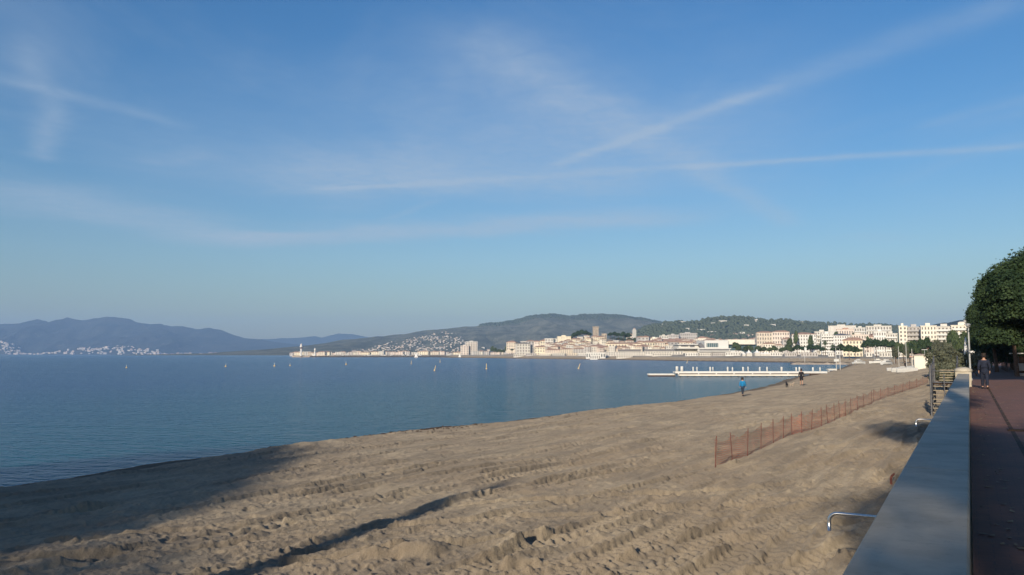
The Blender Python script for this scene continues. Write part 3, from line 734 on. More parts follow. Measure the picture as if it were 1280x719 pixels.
# ------------------------------------------------------------------ buoys
def buoy_proto():
    r_ = empty('buoy'); MB().lathe([(.05, -.3), (.30, -.15), (.36, .05), (.30, .32), (.14, .5), (.06, .6)], 12).build('float', M['buoy'], r_, smooth=True)
    MB().lathe([(.05, .6), (.05, 1.0), (.12, 1.05), (.10, 1.25), (.02, 1.32)], 8).build('topmark', M['white'], r_, smooth=True); return r_
def spar_proto():
    r_ = empty('spar_buoy'); MB().lathe([(.10, -.4), (.26, -.1), (.26, .25), (.14, .4)], 12).build('float', M['buoy'], r_, smooth=True)
    MB().lathe([(.12, .4), (.11, 1.3), (.07, 1.9), (.03, 1.95)], 10).build('mast', M['buoy'], r_, smooth=True); return r_
protos['buoy'] = [buoy_proto(), False]; protos['spar'] = [spar_proto(), False]
for i, (px, py, kind, hpx, tilt, lab) in enumerate([
    (158, 460, 'buoy', 4.5, 0, 'leftmost small pale buoy on the open water'), (282, 458.5, 'buoy', 4.5, .1, 'small pale yellow buoy, second from the left on the water'),
    (343, 458, 'buoy', 5, 0, 'left buoy of the close pair floating before the lighthouse'), (362.5, 457.5, 'buoy', 4, 0, 'right buoy of the close pair floating before the lighthouse'),
    (432.5, 456, 'buoy', 4.5, 0, 'lone pale buoy floating to the right of the small harbour beacon'), (514, 455, 'spar', 5, .05, 'thin upright buoy below the white sailing boat'),
    (543, 463.5, 'spar', 8, .25, 'tall yellowish spar buoy leaning to the right'), (550, 453, 'spar', 4.5, 0, 'faint distant buoy just behind the leaning spar buoy'),
    (608, 461.5, 'spar', 8.5, 0, 'tall upright spar buoy in the middle of the water'), (723, 461, 'spar', 8.5, .35, 'tall spar buoy leaning right below the old town'),
    (858.5, 454, 'spar', 5, .35, 'small leaning pole buoy behind the seaward end of the pier')]):
    p = at_z(px, py, 0); s = .85*hpx*p.y/1000/(1.3 if kind == 'buoy' else 1.95)
    o = place(kind, (p.x, p.y, 0), rz=.3, sc=s, label=lab, cat='buoy', group='buoys moored off the beach'); o.rotation_euler[1] = tilt

# ------------------------------------------------------------------ people and dogs
dg = None
def skin(name, nodes, edges, m, parent=None, sub=1):
    """nodes: name -> (x,y,z,radius); one continuous skinned body"""
    keys = list(nodes); me = bpy.data.meshes.new(name); me.from_pydata([nodes[k][:3] for k in keys], [(keys.index(a), keys.index(b)) for a, b in edges], [])
    o = bpy.data.objects.new(name, me); C.objects.link(o)
    o.modifiers.new('skin', 'SKIN')
    if not me.skin_vertices: raise RuntimeError('no skin layer')
    for i, k in enumerate(keys):
        r_ = nodes[k][3]; me.skin_vertices[0].data[i].radius = (r_, r_*(nodes[k][4] if len(nodes[k]) > 4 else 1)); me.skin_vertices[0].data[i].use_root = (i == 0)
    sb = o.modifiers.new('sub', 'SUBSURF'); sb.levels = sb.render_levels = sub
    d = bpy.context.evaluated_depsgraph_get(); nm = bpy.data.meshes.new_from_object(o.evaluated_get(d)); bpy.data.objects.remove(o)
    nm.polygons.foreach_set('use_smooth', [True]*len(nm.polygons)); nm.materials.clear(); nm.materials.append(m)
    return link(name, nm, None, parent)
def person(label, loc, rz, H, stride, top_m, leg_m, shorts=False, bare_arms=False, arms=.2, coat=False, bend=0, group=None):
    root = empty('person', loc, rz, label=label, cat='person', group=group); s = H/1.75; root.scale = (s, s, s)
    J = {'pel': (0, 0, .96, .13, .8), 'bel': (0, .01, 1.10, .12, .8), 'che': (0, .02+bend*.3, 1.30, .15, .75), 'nb': (0, .0+bend*.4, 1.45, .07), 'nk': (0, .02+bend*.5, 1.52, .05),
         'h1': (0, .035+bend*.6, 1.595, .075), 'h2': (0, .03+bend*.6, 1.67, .088), 'h3': (0, .02+bend*.6, 1.73, .06), 'nose': (0, .125+bend*.6, 1.63, .014), 'chin': (0, .09+bend*.6, 1.575, .035)}
    E = [('pel', 'bel'), ('bel', 'che'), ('che', 'nb'), ('nb', 'nk'), ('nk', 'h1'), ('h1', 'h2'), ('h2', 'h3'), ('h2', 'nose'), ('h1', 'chin')]
    for sx, sg in ((-1, 1), (1, -1)):
        a = sg*stride; n = 'L' if sx < 0 else 'R'
        ky = a*.22; ay = a*.36; lift = .0 if a > 0 else .05*abs(stride)*2
        J.update({n+'hip': (sx*.09, 0, .90, .095), n+'kn': (sx*.10, ky, .50+lift*.3, .06), n+'an': (sx*.10, ay-(.0 if a > 0 else .06), .10+lift, .042), n+'he': (sx*.10, ay-.07, .05+lift, .035), n+'to': (sx*.115, ay+.14, .035+lift*.3, .03, 1.3)})
        E += [('pel', n+'hip'), (n+'hip', n+'kn'), (n+'kn', n+'an'), (n+'an', n+'he'), (n+'an', n+'to')]
        b = -sg*arms
        J.update({n+'sh': (sx*.18, .0+bend*.4, 1.42, .058), n+'el': (sx*.245, b*.25-.02, 1.15, .042), n+'wr': (sx*.25, b*.5+.10, .93, .027), n+'pa': (sx*.25, b*.52+.13, .86, .034, .6)})
        E += [('nb', n+'sh'), (n+'sh', n+'el'), (n+'el', n+'wr'), (n+'wr', n+'pa')]
        for q, (fy, fl) in enumerate(((-.028, .062), (-.010, .078), (.010, .075), (.028, .065))):
            J[n+'f%d' % q] = (sx*.25, b*.52+.135+fy, .86-fl*.6, .009); J[n+'g%d' % q] = (sx*(.25-.012), b*.52+.14+fy, .86-fl*1.35, .008)
            E += [(n+'pa', n+'f%d' % q), (n+'f%d' % q, n+'g%d' % q)]
        J[n+'t'] = (sx*.225, b*.52+.175, .875, .010); J[n+'t2'] = (sx*.22, b*.52+.19, .835, .009); E += [(n+'pa', n+'t'), (n+'t', n+'t2')]
    skin('body', J, E, M['skin'], root)
    def grow(keys, d, extra=None):
        q = {k: (*J[k][:3], J[k][3]+d, *(J[k][4:5])) for k in keys}
        if extra: q.update(extra)
        return q
    tk = ['pel', 'bel', 'che', 'nb', 'Lsh', 'Rsh', 'Lel', 'Rel']+([] if bare_arms else ['Lwr', 'Rwr'])
    te = [('pel', 'bel'), ('bel', 'che'), ('che', 'nb'), ('nb', 'Lsh'), ('nb', 'Rsh'), ('Lsh', 'Lel'), ('Rsh', 'Rel')]+([] if bare_arms else [('Lel', 'Lwr'), ('Rel', 'Rwr')])
    ex = {'hem': (0, 0, .72 if coat else .86, .19 if coat else .16, .8)}
    skin('coat' if coat else 'jacket', grow(tk, .03 if not bare_arms else .018, ex), te+[('pel', 'hem')], top_m, root)
    lk = ['pel', 'Lhip', 'Rhip', 'Lkn', 'Rkn']+([] if shorts else ['Lan', 'Ran'])
    skin('shorts' if shorts else 'trousers', grow(lk, .022), [('pel', 'Lhip'), ('pel', 'Rhip'), ('Lhip', 'Lkn'), ('Rhip', 'Rkn')]+([] if shorts else [('Lkn', 'Lan'), ('Rkn', 'Ran')]), leg_m, root)
    for n in 'LR':
        skin('shoe', grow([n+'an', n+'he', n+'to'], .014), [(n+'an', n+'he'), (n+'an', n+'to')], M['black_cloth'], root)
    hr = {'a': (0, -.012+bend*.6, 1.69, .104), 'b': (0, -.045+bend*.6, 1.60, .088), 'c': (0, .015+bend*.6, 1.75, .07)}
    skin('hair', hr, [('a', 'b'), ('a', 'c')], M['hair'], root)
    return root
AW = -SAZ  # facing away along the beach
p = on_ground(928.5, 495.5); person('person in a bright blue jacket and dark trousers walking along the waterline', p, -R(35), 22.5*p.y/1000*1.0, .75, M['blue_cloth'], M['jeans'])
p = on_ground(1002, 482); person('person in a black top and shorts with bare legs near the pier, beside the dogs', p, -R(20), 20*p.y/1000, .5, M['black_cloth'], M['black_cloth'], shorts=True, arms=.1, bend=.12)
p = at_z(1231.5, 486, 2.56); person('person in dark clothes walking on the shaded promenade', (p.x, p.y, 2.55), -R(28), 42.5*p.y/1000, .45, M['navy_cloth'], M['navy_cloth'], coat=True, arms=.15)
p = on_ground(1131.5, 461.5); person('tiny dark figure standing by the white catamarans on the sand', p, R(30), 1.7, .1, M['black_cloth'], M['black_cloth'])
def dog(label, loc, rz, m, s, sit=False):
    root = empty('dog', loc, rz, label=label, cat='dog', group='dogs on the wet sand'); root.scale = (s, s, s)
    J = {'ch': (0, .22, .46, .105), 'be': (0, 0, .47, .085), 'ru': (0, -.22, .47, .09), 'nk': (0, .34, .60, .065), 'hd': (0, .42, .68, .06), 'mz': (0, .54, .66, .032), 'nz': (0, .58, .665, .02),
         't1': (0, -.34, .50, .028), 't2': (0, -.48, .60, .018), 'e1': (-.045, .40, .75, .018), 'e2': (.045, .40, .75, .018)}
    E = [('ch', 'be'), ('be', 'ru'), ('ch', 'nk'), ('nk', 'hd'), ('hd', 'mz'), ('mz', 'nz'), ('ru', 't1'), ('t1', 't2'), ('hd', 'e1'), ('hd', 'e2')]
    for sx in (-1, 1):
        n = str(sx)
        J.update({n+'sh': (sx*.07, .22, .38, .05), n+'el': (sx*.075, .18, .27, .034), n+'wr': (sx*.075, .20+.03*sx, .12, .022), n+'pf': (sx*.075, .23+.03*sx, .03, .026),
                  n+'hp': (sx*.07, -.22, .40, .065), n+'st': (sx*.08, -.12-.03*sx, .30, .045), n+'hk': (sx*.08, -.29-.03*sx, .17, .024), n+'ph': (sx*.08, -.25-.03*sx, .03, .026)})
        E += [('ch', n+'sh'), (n+'sh', n+'el'), (n+'el', n+'wr'), (n+'wr', n+'pf'), ('ru', n+'hp'), (n+'hp', n+'st'), (n+'st', n+'hk'), (n+'hk', n+'ph')]
    J = {'be': J['be'], **J}
    skin('body', J, E, m, root); MB().lathe([(.072, 0), (.075, .03)], 10).build('collar', M['red'], root, loc=(0, .33, .56))
p = on_ground(983.5, 484.5); dog('black dog standing at the water edge, left of the two dogs', p, -R(10), M['black_cloth'], .85)
p = on_ground(989.5, 484); dog('pale buff dog just right of the black dog', p, -R(75), M['buff_fur'], .72)

# ------------------------------------------------------------------ promenade furniture and near trees
lp = at_z(1213.5, 476, 2.56)
t = empty('lamp_post', (lp.x, lp.y, 2.55), -WA, label='slim grey lamp post standing just past the sea wall on the promenade edge', category='lamp post')
MB().lathe([(.11, 0), (.11, .12), (.06, .2), (.052, 1.2), (.045, 3.25), (.03, 3.3)], 12).build('pole', M['lamp_metal'], t, smooth=True)
MB().lathe([(.05, 3.3), (.13, 3.36), (.15, 3.5), (.05, 3.56)], 12).build('lantern', M['lamp_metal'], t, smooth=True)
def parasol_closed(px, D, h, lab):
    x = PXY(px, D); z = zg(x, D)
    t = empty('closed_parasol', (x, D, z), label=lab, category='parasol')
    MB().tube([(0, 0, 0), (0, 0, h)], .03, 8).build('pole', M['white'], t)
    MB().lathe([(.05, h*.42), (.22, h*.5), (.17, h*.7), (.10, h*.9), (.02, h)], 10).build('canopy', M['sail'], t, smooth=True)
parasol_closed(1206, 78, 3.4, 'tall closed white parasol standing at the far end of the sea wall')
# crown placement: (proto, x px, crown top y px, distance, radius m, label)
for i, (pn, px, ty, D, rad, lab) in enumerate([
    ('pine', 1303, 331, 45, 3.3, 'nearest big umbrella pine, its crown cut by the right edge of the picture'),
    ('pine2', 1268, 347, 60, 2.5, 'second umbrella pine from the right edge, its rounded crown lower than the nearest one'),
    ('pine', 1243, 377, 74, 2.35, 'third umbrella pine of the promenade row, its crown edge reaching farthest left'),
    ('pine2', 1262, 372, 84, 3.4, 'shaded umbrella pine behind the front three on the promenade'),
    ('pine', 1295, 372, 70, 3.6, 'dark umbrella pine behind the nearest one at the right edge'),
    ('pine2', 1236, 396, 104, 2.4, 'farthest small umbrella pine of the promenade row'),
    ('pine2', 1312, 392, 60, 2.6, 'low dark pine under the nearest crown at the right edge'),
    ]):
    x = PXY(px, D); zt = CAMZ+(HY-ty)*D/1000; s = rad/3.3; zs = (zt-2.5)/6.9
    place(pn, (x, D, 2.5), rz=1.3*i, sc=(s, s, zs), label=lab, cat='tree', group='umbrella pines along the promenade')
# clipped hedge mass under the pines
def hedge(k0, k1, l0, l1, h, lab, seed):
    n = int((k1-k0)/1.1); L = []; rr = random.Random(seed)
    for i in range(n):
        for l in (l0, l1): L.append((0, 0, 0, 0, 0, 0)); q = KL(k0+(k1-k0)*i/n, l); L[-1] = (q.x, q.y, 2.5+h*.45, .95, .95, h*.55*rr.uniform(.9, 1.12))
    root = empty('hedge', label=lab, category='hedge'); v, f = leaves(L, int(2200*(k1-k0)), .15, seed, shell=.35)
    link('foliage', np_mesh('foliage', v, f, M['pine_leaf']), None, root)
    for a in L[::3]: MB().tube([(a[0], a[1], 2.5), (a[0]+.1, a[1], 2.5+h*.6)], .04, 6).build('stem', M['bark'], root)
hedge(66, 84, 6.2, 7.6, 2.4, 'dark dense hedge under the pines behind the promenade', 3)
hedge(88, 104, 3.0, 5.4, 3.4, 'dark hedge closing the far end of the shaded promenade', 8)
hedge(104, 124, 1.6, 4.0, 4.6, 'tall dark shrubbery behind the last promenade pines', 5)
for i, (px, D, s, lab) in enumerate([(1219, 60, .95, 'dark leafy bush just behind the slim grey lamp post'), (1196, 62, .9, 'grey green shrub at the end of the sea wall, right of the stairs'),
      (1187, 70, 1.25, 'tall grey shrub right behind the upper stair treads'), (1179, 74, 1.1, 'grey shrub in the middle behind the stairs'), (1172, 80, 1.2, 'grey shrub behind the left side of the stairs'), (1201, 75, 1.2, 'grey shrub beside the closed white parasol'), (1169, 100, 1.7, 'leafy shrub hiding the foot of the white kiosk wall'), (1178, 102, 1.9, 'taller shrub where the kiosk wall meets the terrace wall'), (1186, 98, 1.8, 'left shrub of the pair before the long terrace wall'), (1194, 100, 1.8, 'right shrub of the pair before the long terrace wall')]):
    x = PXY(px, D); place('shrub', (x, D, zg(x, D)), sc=s*1.25, label=lab, cat='shrub', group='shrubs around the beach stairs')
# snack kiosk at the right edge of the promenade
kx = at_z(1273, 470, 2.56); kio = empty('kiosk', (kx.x+.9, kx.y, 2.55), -WA, label='small promenade kiosk with thin white roof and awning, cut by the right edge', category='kiosk')
MB().box(-.85, 1.2, -.7, .7, 0, .22).build('base', M['lamp_metal'], kio); MB().box(-.75, 1.1, -.6, .6, .4, .95).build('counter', M['lamp_metal'], kio)
MB().box(-.7, 1.05, -.5, .55, .22, 2.7).build('cabin', M['brown'], kio)
MB().box(-1.25, 1.5, -1.0, .9, 1.66, 1.74).build('awning', M['white'], kio); MB().box(-.95, 1.5, -1.0, .9, 2.7, 2.84).build('roof', M['white'], kio)
# fallen palm leaf / drain cover on the paving
q = at_z(1274, 538, 2.56); dc = MB()
for i in range(7): dc.box(-.20, .20, -.2+i*.06, -.17+i*.06, 0, .012)
dc.box(-.22, -.20, -.22, .22, 0, .014).box(.20, .22, -.22, .22, 0, .014)
o = dc.build('drain_cover', M['brown'], loc=(q.x, q.y, 2.557), rot=(0, 0, -WA)); tag(o, 'dark square drain cover in the red promenade paving', 'drain cover')

# trees and palms behind and beside the camera: they throw the long shadows
for i, (pn, k, l, H) in enumerate([('palm', 7.3, .95, 9.9), ('palm', -4, 2.4, 8), ('airy', -8, 6.0, 8.5), ('airy', -15, 4.5, 8.5), ('airy', 3, 8, 9), ('airy', 12.5, 13.5, 10), ('airy', -26, 5.5, 9), ('airy', 0, 7.0, 9.5), ('airy', 7, 8.5, 9.5), ('palm', -10, 1.9, 8.5), ('pine', 16, 13.8, 9), ('pine2', 9, 11, 9)]):
    q = KL(k, l, 2.5); s = H/7.8
    place(pn, q, rz=i*1.1, sc=s, label='tree of the promenade row behind the camera, out of the picture', cat='tree', group='trees behind the camera')
for i, (x, y, s) in enumerate([(-26.5, -12, 1.9), (-29, -5, 1.9), (-23, -3.0, 1.6), (-18.5, -13.5, 1.35), (-37, -16, 2.1)]):
    place('airy', (x, y, .4), rz=i*.9, sc=s, label='big pine on the land behind the camera, out of the picture', cat='tree', group='trees behind the camera')
fx = Vector((-9.7, -.2, 0))  # guessed unseen mast, its girth set to widen the diagonal shadow streak
fl = empty('flag_mast', (fx.x, fx.y, .4), label='tall tapered mast added behind the camera for its shadow streak, out of the picture', category='mast')
MB().lathe([(.50, 0), (.46, 3), (.36, 6), (.20, 7.6), (.06, 8.2)], 12).build('mast', M['grey_metal'], fl, smooth=True)

# dry leaves blown over the paving
V = []; F = []; q_ = random.Random(6); n = 0
for i in range(420):
    k = 3+q_.random()**1.3*45; l = q_.choice([q_.uniform(0.05, .35), q_.uniform(0, 9), q_.gauss(.9, .25)]); L = q_.uniform(.02, .06); a = q_.uniform(0, 6.28)
    c = KL(k, max(.02, l), 2.556); dx, dy = math.cos(a)*L, math.sin(a)*L
    V += [(c.x-dx, c.y-dy, c.z+.004), (c.x+dy*.5, c.y-dx*.5, c.z), (c.x+dx, c.y+dy, c.z+.012), (c.x-dy*.5, c.y+dx*.5, c.z+.006)]; F += [(n, n+1, n+2, n+3)]; n += 4
tag(link('fallen_leaves', np_mesh('fallen_leaves', V, F, M['wood'])), kind='stuff', label='dry leaves scattered over the red promenade paving', cat='fallen leaves')
# ------------------------------------------------------------------ town buildings
_wm = {}
def hiproof(w, d, h, over=.4):
    a, b = w/2+over, d/2+over; r_ = max(0, a-b*.9)
    return MB().add([(-a, -b, 0), (a, -b, 0), (a, b, 0), (-a, b, 0), (-r_, 0, h), (r_, 0, h), (-a, -b, -.25), (a, -b, -.25), (a, b, -.25), (-a, b, -.25)],
        [(0, 1, 5, 4), (1, 2, 5), (2, 3, 4, 5), (3, 0, 4), (6, 7, 1, 0), (7, 8, 2, 1), (8, 9, 3, 2), (9, 6, 0, 3), (9, 8, 7, 6)])
def building(label, px0, px1, ytop, D, wall, roof='flat', floors=3, cols=4, rot=0, depth=None, bal=False, rh=None, name='building', cat='building', group=None, wm='shutter', roofm=None, zb=None, win=True, bandh=None):
    xc = ((px0+px1)/2-640)/1000*D; w_ = (px1-px0)/1000*D/ max(.75, math.cos(abs(rot))); d = depth or max(6, w_*.6)
    z0 = zg(xc, D) if zb is None else zb; zt = CAMZ+(HY-ytop)*D/1000
    Rh = (rh or (.12*w_ if roof == 'hip' else .5)); 
    if roof == 'hip': Rh = min(Rh, 2.6)
    h = max(2.2, zt-z0-Rh)
    rot = rot-(xc/D)*.85
    root = empty(name, (xc, D, z0), rot, label=label, cat=cat, group=group)
    MB().box(-w_/2, w_/2, -d/2, d/2, -4, h).build('wall', M[wall], root)
    if roof == 'hip': hiproof(w_, d, Rh).build('roof', M[roofm or 'tile'], root, loc=(0, 0, h+.26))
    else:
        mb = MB().box(-w_/2-.3, w_/2+.3, -d/2-.3, d/2+.3, h, h+Rh*.6); (mb.box(-w_*.18, w_*.12, -d*.2, d*.2, h+Rh*.6, h+Rh*.6+1.4) if floors > 2 else None); mb.build('roof', M[roofm or wall], root)
    if win:
        fh = h/floors; ww = w_/cols
        wme = MB().box(-ww*.22, ww*.22, -.10, .10, -fh*.28, fh*.28).mesh('window', M[wm])
        nside = max(1, int(cols*d/w_)); 
        for f in range(floors):
            for c in range(cols):
                link('window', wme, None, root, loc=(-w_/2+ww*(c+.5), -d/2, fh*(f+.5)))
        if bal:
            bm_ = MB().box(-w_*.46, w_*.46, -1.3, -.11, -.12, .0).box(-w_*.46, w_*.46, -1.3, -1.2, 0, .9).mesh('balcony', M['white'] if bal is True else M[bal])
            for f in range(1, floors): link('balcony', bm_, None, root, loc=(0, -d/2, fh*f))
    return root
# waterfront and old town, left to right
B = building
OT = 'old town houses below the stone tower'
B('stepped white apartment block rising above the harbour boats, far left of the old town', 582, 597, 427, 1500, 'offwhite', floors=6, cols=5, bal='pink')
B('lower pinkish wing beside the stepped white apartment block', 576, 586, 432, 1490, 'pink', floors=4, cols=3)
B('blocky white building with a grey roof at the left end of the old town', 645, 662, 428.5, 865, 'offwhite', roof='hip', roofm='slate', floors=4, cols=5, rot=.15, rh=1.2)
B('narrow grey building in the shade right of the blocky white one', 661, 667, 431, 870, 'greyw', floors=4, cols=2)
B('cream four storey house with a low tiled roof facing the water', 668, 681, 433, 845, 'yellow', roof='hip', floors=3, cols=4, rh=1.0)
B('long pink waterfront terrace right of the cream four storey house', 681, 700, 436.5, 840, 'pink', roof='hip', floors=3, cols=7, rh=1)
B('beige waterfront house with many shutters in the middle of the quay', 700, 716, 435.5, 830, 'ochre', roof='hip', floors=3, cols=6, rh=1)
B('grey waterfront house left of the white quay halls', 716, 732, 435, 815, 'greyw', roof='hip', floors=3, cols=5, rh=1)
B('tall yellow church like building above the old town roofs', 696.5, 713, 420.5, 1010, 'yellow', floors=3, cols=5, roof='flat', rot=.1, wm='ochre')
B('white house between the hill trees under the stone tower', 721, 728, 423, 1000, 'white', floors=3, cols=3)
# castle tower
def tower(label, px0, px1, ytop, D, wall, cat, name, top=None, depth=None):
    xc = ((px0+px1)/2-640)/1000*D; w_ = (px1-px0)/1000*D; z0 = zg(xc, D); h = CAMZ+(HY-ytop)*D/1000-z0
    root = empty(name, (xc, D, z0), R(22), label=label, cat=cat)
    w_ *= .78
    MB().box(-w_/2, w_/2, -w_/2, w_/2, -3, h-1).build('shaft', M[wall], root)
    if top == 'crenel':
        mb = MB().box(-w_/2-.3, w_/2+.3, -w_/2-.3, w_/2+.3, h-1, h-.5)
        for i in range(4):
            for sy in (-1, 1): mb.box(-w_/2+i*w_/3.4-.1, -w_/2+i*w_/3.4+.7, sy*(w_/2)-.2, sy*(w_/2)+.2, h-.5, h+.3)
        mb.build('battlement', M[wall], root)
        for zz in (h*.4, h*.7): MB().box(-.3, .3, -w_/2-.04, -w_/2+.1, zz, zz+1.1).build('window', M['shutter'], root)
    else:
        MB().box(-w_/2-.2, w_/2+.2, -w_/2-.2, w_/2+.2, h-1, h-.7).box(-w_*.35, w_*.35, -w_*.35, w_*.35, h-.7, h+.8).build('belfry', M[wall], root)
        MB().lathe([(w_*.35, h+.8), (.05, h+2.2)], 4).build('roof', M['tile'], root)
    return root
tower('square old stone watchtower standing highest on the old town hill', 741, 748, 408.5, 1015, 'rock', 'tower', 'stone_tower', 'crenel')
tower('slim white bell tower right of the hilltop trees', 790.5, 795, 412, 1030, 'offwhite', 'bell tower', 'bell_tower')
B('ruin coloured chapel beside the stone watchtower', 752, 758, 417, 1020, 'rock', floors=1, cols=2)
B('church nave with tiled roof left of the slim bell tower', 783, 791, 417.5, 1035, 'pink', roof='hip', floors=1, cols=3, rh=1.5)
B('long cream building with terracotta roof behind the white quay halls', 757, 802, 428.5, 850, 'yellow', roof='hip', floors=2, cols=12, rh=1.4, depth=12)
B('pinkish house at the left end of the long cream building', 735, 757, 431.5, 840, 'pink', roof='hip', floors=2, cols=6, rh=1.5)
# old town fillers climb the hill behind: same kinds, not told apart
cl = ['pink', 'ochre', 'cream', 'yellow', 'offwhite', 'greyw', 'pink']
hr_ = random.Random(21); k = 0
hproto = {}
def small_house(wall, roofk, w_, d, h, fl, cols):
    key = (wall, roofk, w_, d, h)
    if key not in hproto:
        root = empty('house')
        MB().box(-w_/2, w_/2, -d/2, d/2, -3, h).build('wall', M[wall], root)
        if roofk == 'hip': hiproof(w_, d, w_*.16).build('roof', M['tile'], root, loc=(0, 0, h+.26))
        else: MB().box(-w_/2-.3, w_/2+.3, -d/2-.3, d/2+.3, h, h+.5).build('roof', M['offwhite'], root)
        wme = MB().box(-w_/cols*.2, w_/cols*.2, -.1, .1, -h/fl*.28, h/fl*.28).mesh('window', M['shutter'])
        for f in range(fl):
            for c in range(cols): link('window', wme, None, root, loc=(-w_/2+w_/cols*(c+.5), -d/2, h/fl*(f+.5)))
        hproto[key] = [root, False]
    return hproto[key]
hkinds = [('pink', 'hip', 8, 7, 7, 2, 3), ('ochre', 'hip', 10, 7, 8, 3, 4), ('cream', 'hip', 7, 7, 9, 3, 3), ('offwhite', 'flat', 9, 8, 8, 3, 3), ('yellow', 'hip', 11, 8, 7, 2, 4), ('greyw', 'hip', 7, 6, 8, 3, 2)]
def put_house(kind, loc, rz, sc, label, group):
    p = small_house(*kind)
    if p[1]: o = copy_tree(p[0], None, loc, rz, sc)
    else: o = p[0]; p[1] = True; o.location = loc; o.rotation_euler = (0, 0, rz); o.scale = sc if isinstance(sc, tuple) else (sc, sc, sc)
    return tag(o, label, 'house', group)
for row, (D, x0, x1, step) in enumerate([(790, 733, 812, 7.5), (815, 742, 850, 7.5), (870, 668, 760, 7), (895, 683, 745, 7), (920, 675, 810, 7.5), (940, 683, 735, 7.5), (958, 668, 752, 7.2), (972, 676, 735, 8)]):
    x = x0+hr_.uniform(0, 4)
    while x < x1:
        if not (row > 7 and hr_.random() < .35):
            X = (x-640)/1000*D; put_house(hr_.choice(hkinds), (X, D+hr_.uniform(-4, 4), zg(X, D)), hr_.uniform(-.5, .5), hr_.uniform(.62, .85), 'small tiled house packed among its neighbours on the old town hill', OT)
        x += step*hr_.uniform(.8, 1.25)
for row, (D, x0, x1, step) in enumerate([(900, 800, 860, 8), (960, 800, 905, 8), (1010, 850, 990, 8), (1060, 800, 850, 8), (1090, 805, 905, 8), (1130, 640, 700, 7), (1140, 815, 985, 9), (1200, 880, 1000, 9)]):
    x = x0
    while x < x1:
        X = (x-640)/1000*D; put_house(hr_.choice(hkinds), (X, D+hr_.uniform(-6, 6), zg(X, D)+row*1.2), hr_.uniform(-.4, .4), hr_.uniform(.95, 1.35), 'town house in the dense rows of roofs behind the seafront', 'town houses behind the seafront')
        x += step*hr_.uniform(.8, 1.3)
B('pale apartment block with a shaded grey right half, right of the old town', 824, 835, 419.5, 1120, 'offwhite', floors=5, cols=4, bal=True)
B('cream apartment block above the quay halls', 812, 823, 422.5, 1080, 'cream', floors=5, cols=4, rot=-.2)
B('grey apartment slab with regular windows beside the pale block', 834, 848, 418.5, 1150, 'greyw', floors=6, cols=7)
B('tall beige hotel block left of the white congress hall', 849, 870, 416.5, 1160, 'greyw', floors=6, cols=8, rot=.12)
B('round roofed cream pavilion behind the congress hall', 872, 882, 421, 1100, 'cream', roof='hip', floors=2, cols=4, rh=2.2)
# white quay halls
B('low white exhibition hall at the left end of the quay', 732, 756, 440.3, 640, 'white', floors=1, cols=8, depth=14, wm='glass', rh=.3)
B('long low white quay hall in front of the cream building', 757, 806, 439.5, 660, 'offwhite', floors=2, cols=16, depth=16, wm='slate', rh=.3)
B('long low white terrace building left of the congress hall', 806, 852, 439, 640, 'offwhite', floors=2, cols=14, depth=16, wm='slate', rh=.3)
B('dark roofed restaurant row behind the white quay halls', 772, 800, 436.8, 720, 'slate', floors=1, cols=9, depth=14, rh=.4)
B('dark roofed seafront arcade behind the white terrace building', 806, 842, 436.6, 720, 'slate', floors=1, cols=12, depth=14, rh=.4)
# congress palace
D = 760; px = lambda a: (a-640)/1000*D
pal = empty('congress_palace', (px(880), D, zg(px(880), D)), 0, label='big white congress palace with stepped terraces and a glazed upper hall', category='congress hall')
ox = px(880); oz = pal.location.z
def Z(y, DD=D): return CAMZ+(HY-y)*DD/1000-oz
def pp(name, a, b, y0, y1, d0, d1, m): return MB().box(px(a)-ox, px(b)-ox, d0, d1, Z(y1), Z(y0)).build(name, M[m], pal)
pp('main_block', 882, 912, 425.5, 446, 6, 40, 'white'); pp('upper_glazing', 884.5, 899, 429, 434, 5.7, 6.1, 'glassg')
pp('roof_slab', 912, 946, 424.5, 430.5, 8, 40, 'cream'); pp('entrance_glazing', 914, 950, 430.6, 441, 12, 36, 'glassg')
for i in range(9): pp('mullion', 914+i*4, 914.4+i*4, 430.7, 441, 11.7, 11.95, 'slate')
for i in range(6): pp('mullion', 885.5+i*2.4, 885.8+i*2.4, 429, 434, 5.5, 5.68, 'white')
pp('west_terraces', 850, 876, 431, 446, 8, 36, 'offwhite'); pp('terrace_floor', 848, 878, 430, 431, 5, 30, 'white'); pp('terrace_floor', 846, 884, 435, 436, 1, 30, 'white')
pp('painted_shade', 853, 862, 431.6, 433.4, 7.7, 8.1, 'slate'); pp('painted_shade', 864, 870, 431.6, 434, 7.7, 8.1, 'slate')  # dark slate panels paint the shade below the terrace floor
pp('lower_floor', 872, 912, 436.6, 446, 1, 5.9, 'offwhite'); pp('floor_band', 872, 913, 435.4, 436.4, .2, 5.9, 'white'); pp('floor_band', 872, 913, 438.8, 439.6, -.8, .9, 'white'); pp('strip_window', 874, 911, 436.8, 438.3, .75, 1.1, 'slate'); pp('strip_window', 874, 911, 440.6, 442.3, .75, 1.1, 'slate')
mb = MB(); v = [(px(a)-ox, dd, Z(y)) for dd in (2, 8) for a, y in ((873, 431), (877, 428.5), (885, 440), (881, 441))]; mb.add(v, [(3, 2, 1, 0), (4, 5, 6, 7), (0, 1, 5, 4), (1, 2, 6, 5), (2, 3, 7, 6), (3, 0, 4, 7)]); mb.build('outside_stair', M['slate'], pal)
mb = MB(); n = 12; a0, a1 = px(912)-ox, px(930)-ox; top = []
for i in range(n+1):
    t = i/n; top.append((a0+(a1-a0)*t, Z(438.3)-max(0, t-.55)**2*14))
v = [(x, y, z) for y in (-2, 5) for x, z in top]+[(x, y, Z(446)) for y in (-2, 5) for x, z in top]; n1 = n+1
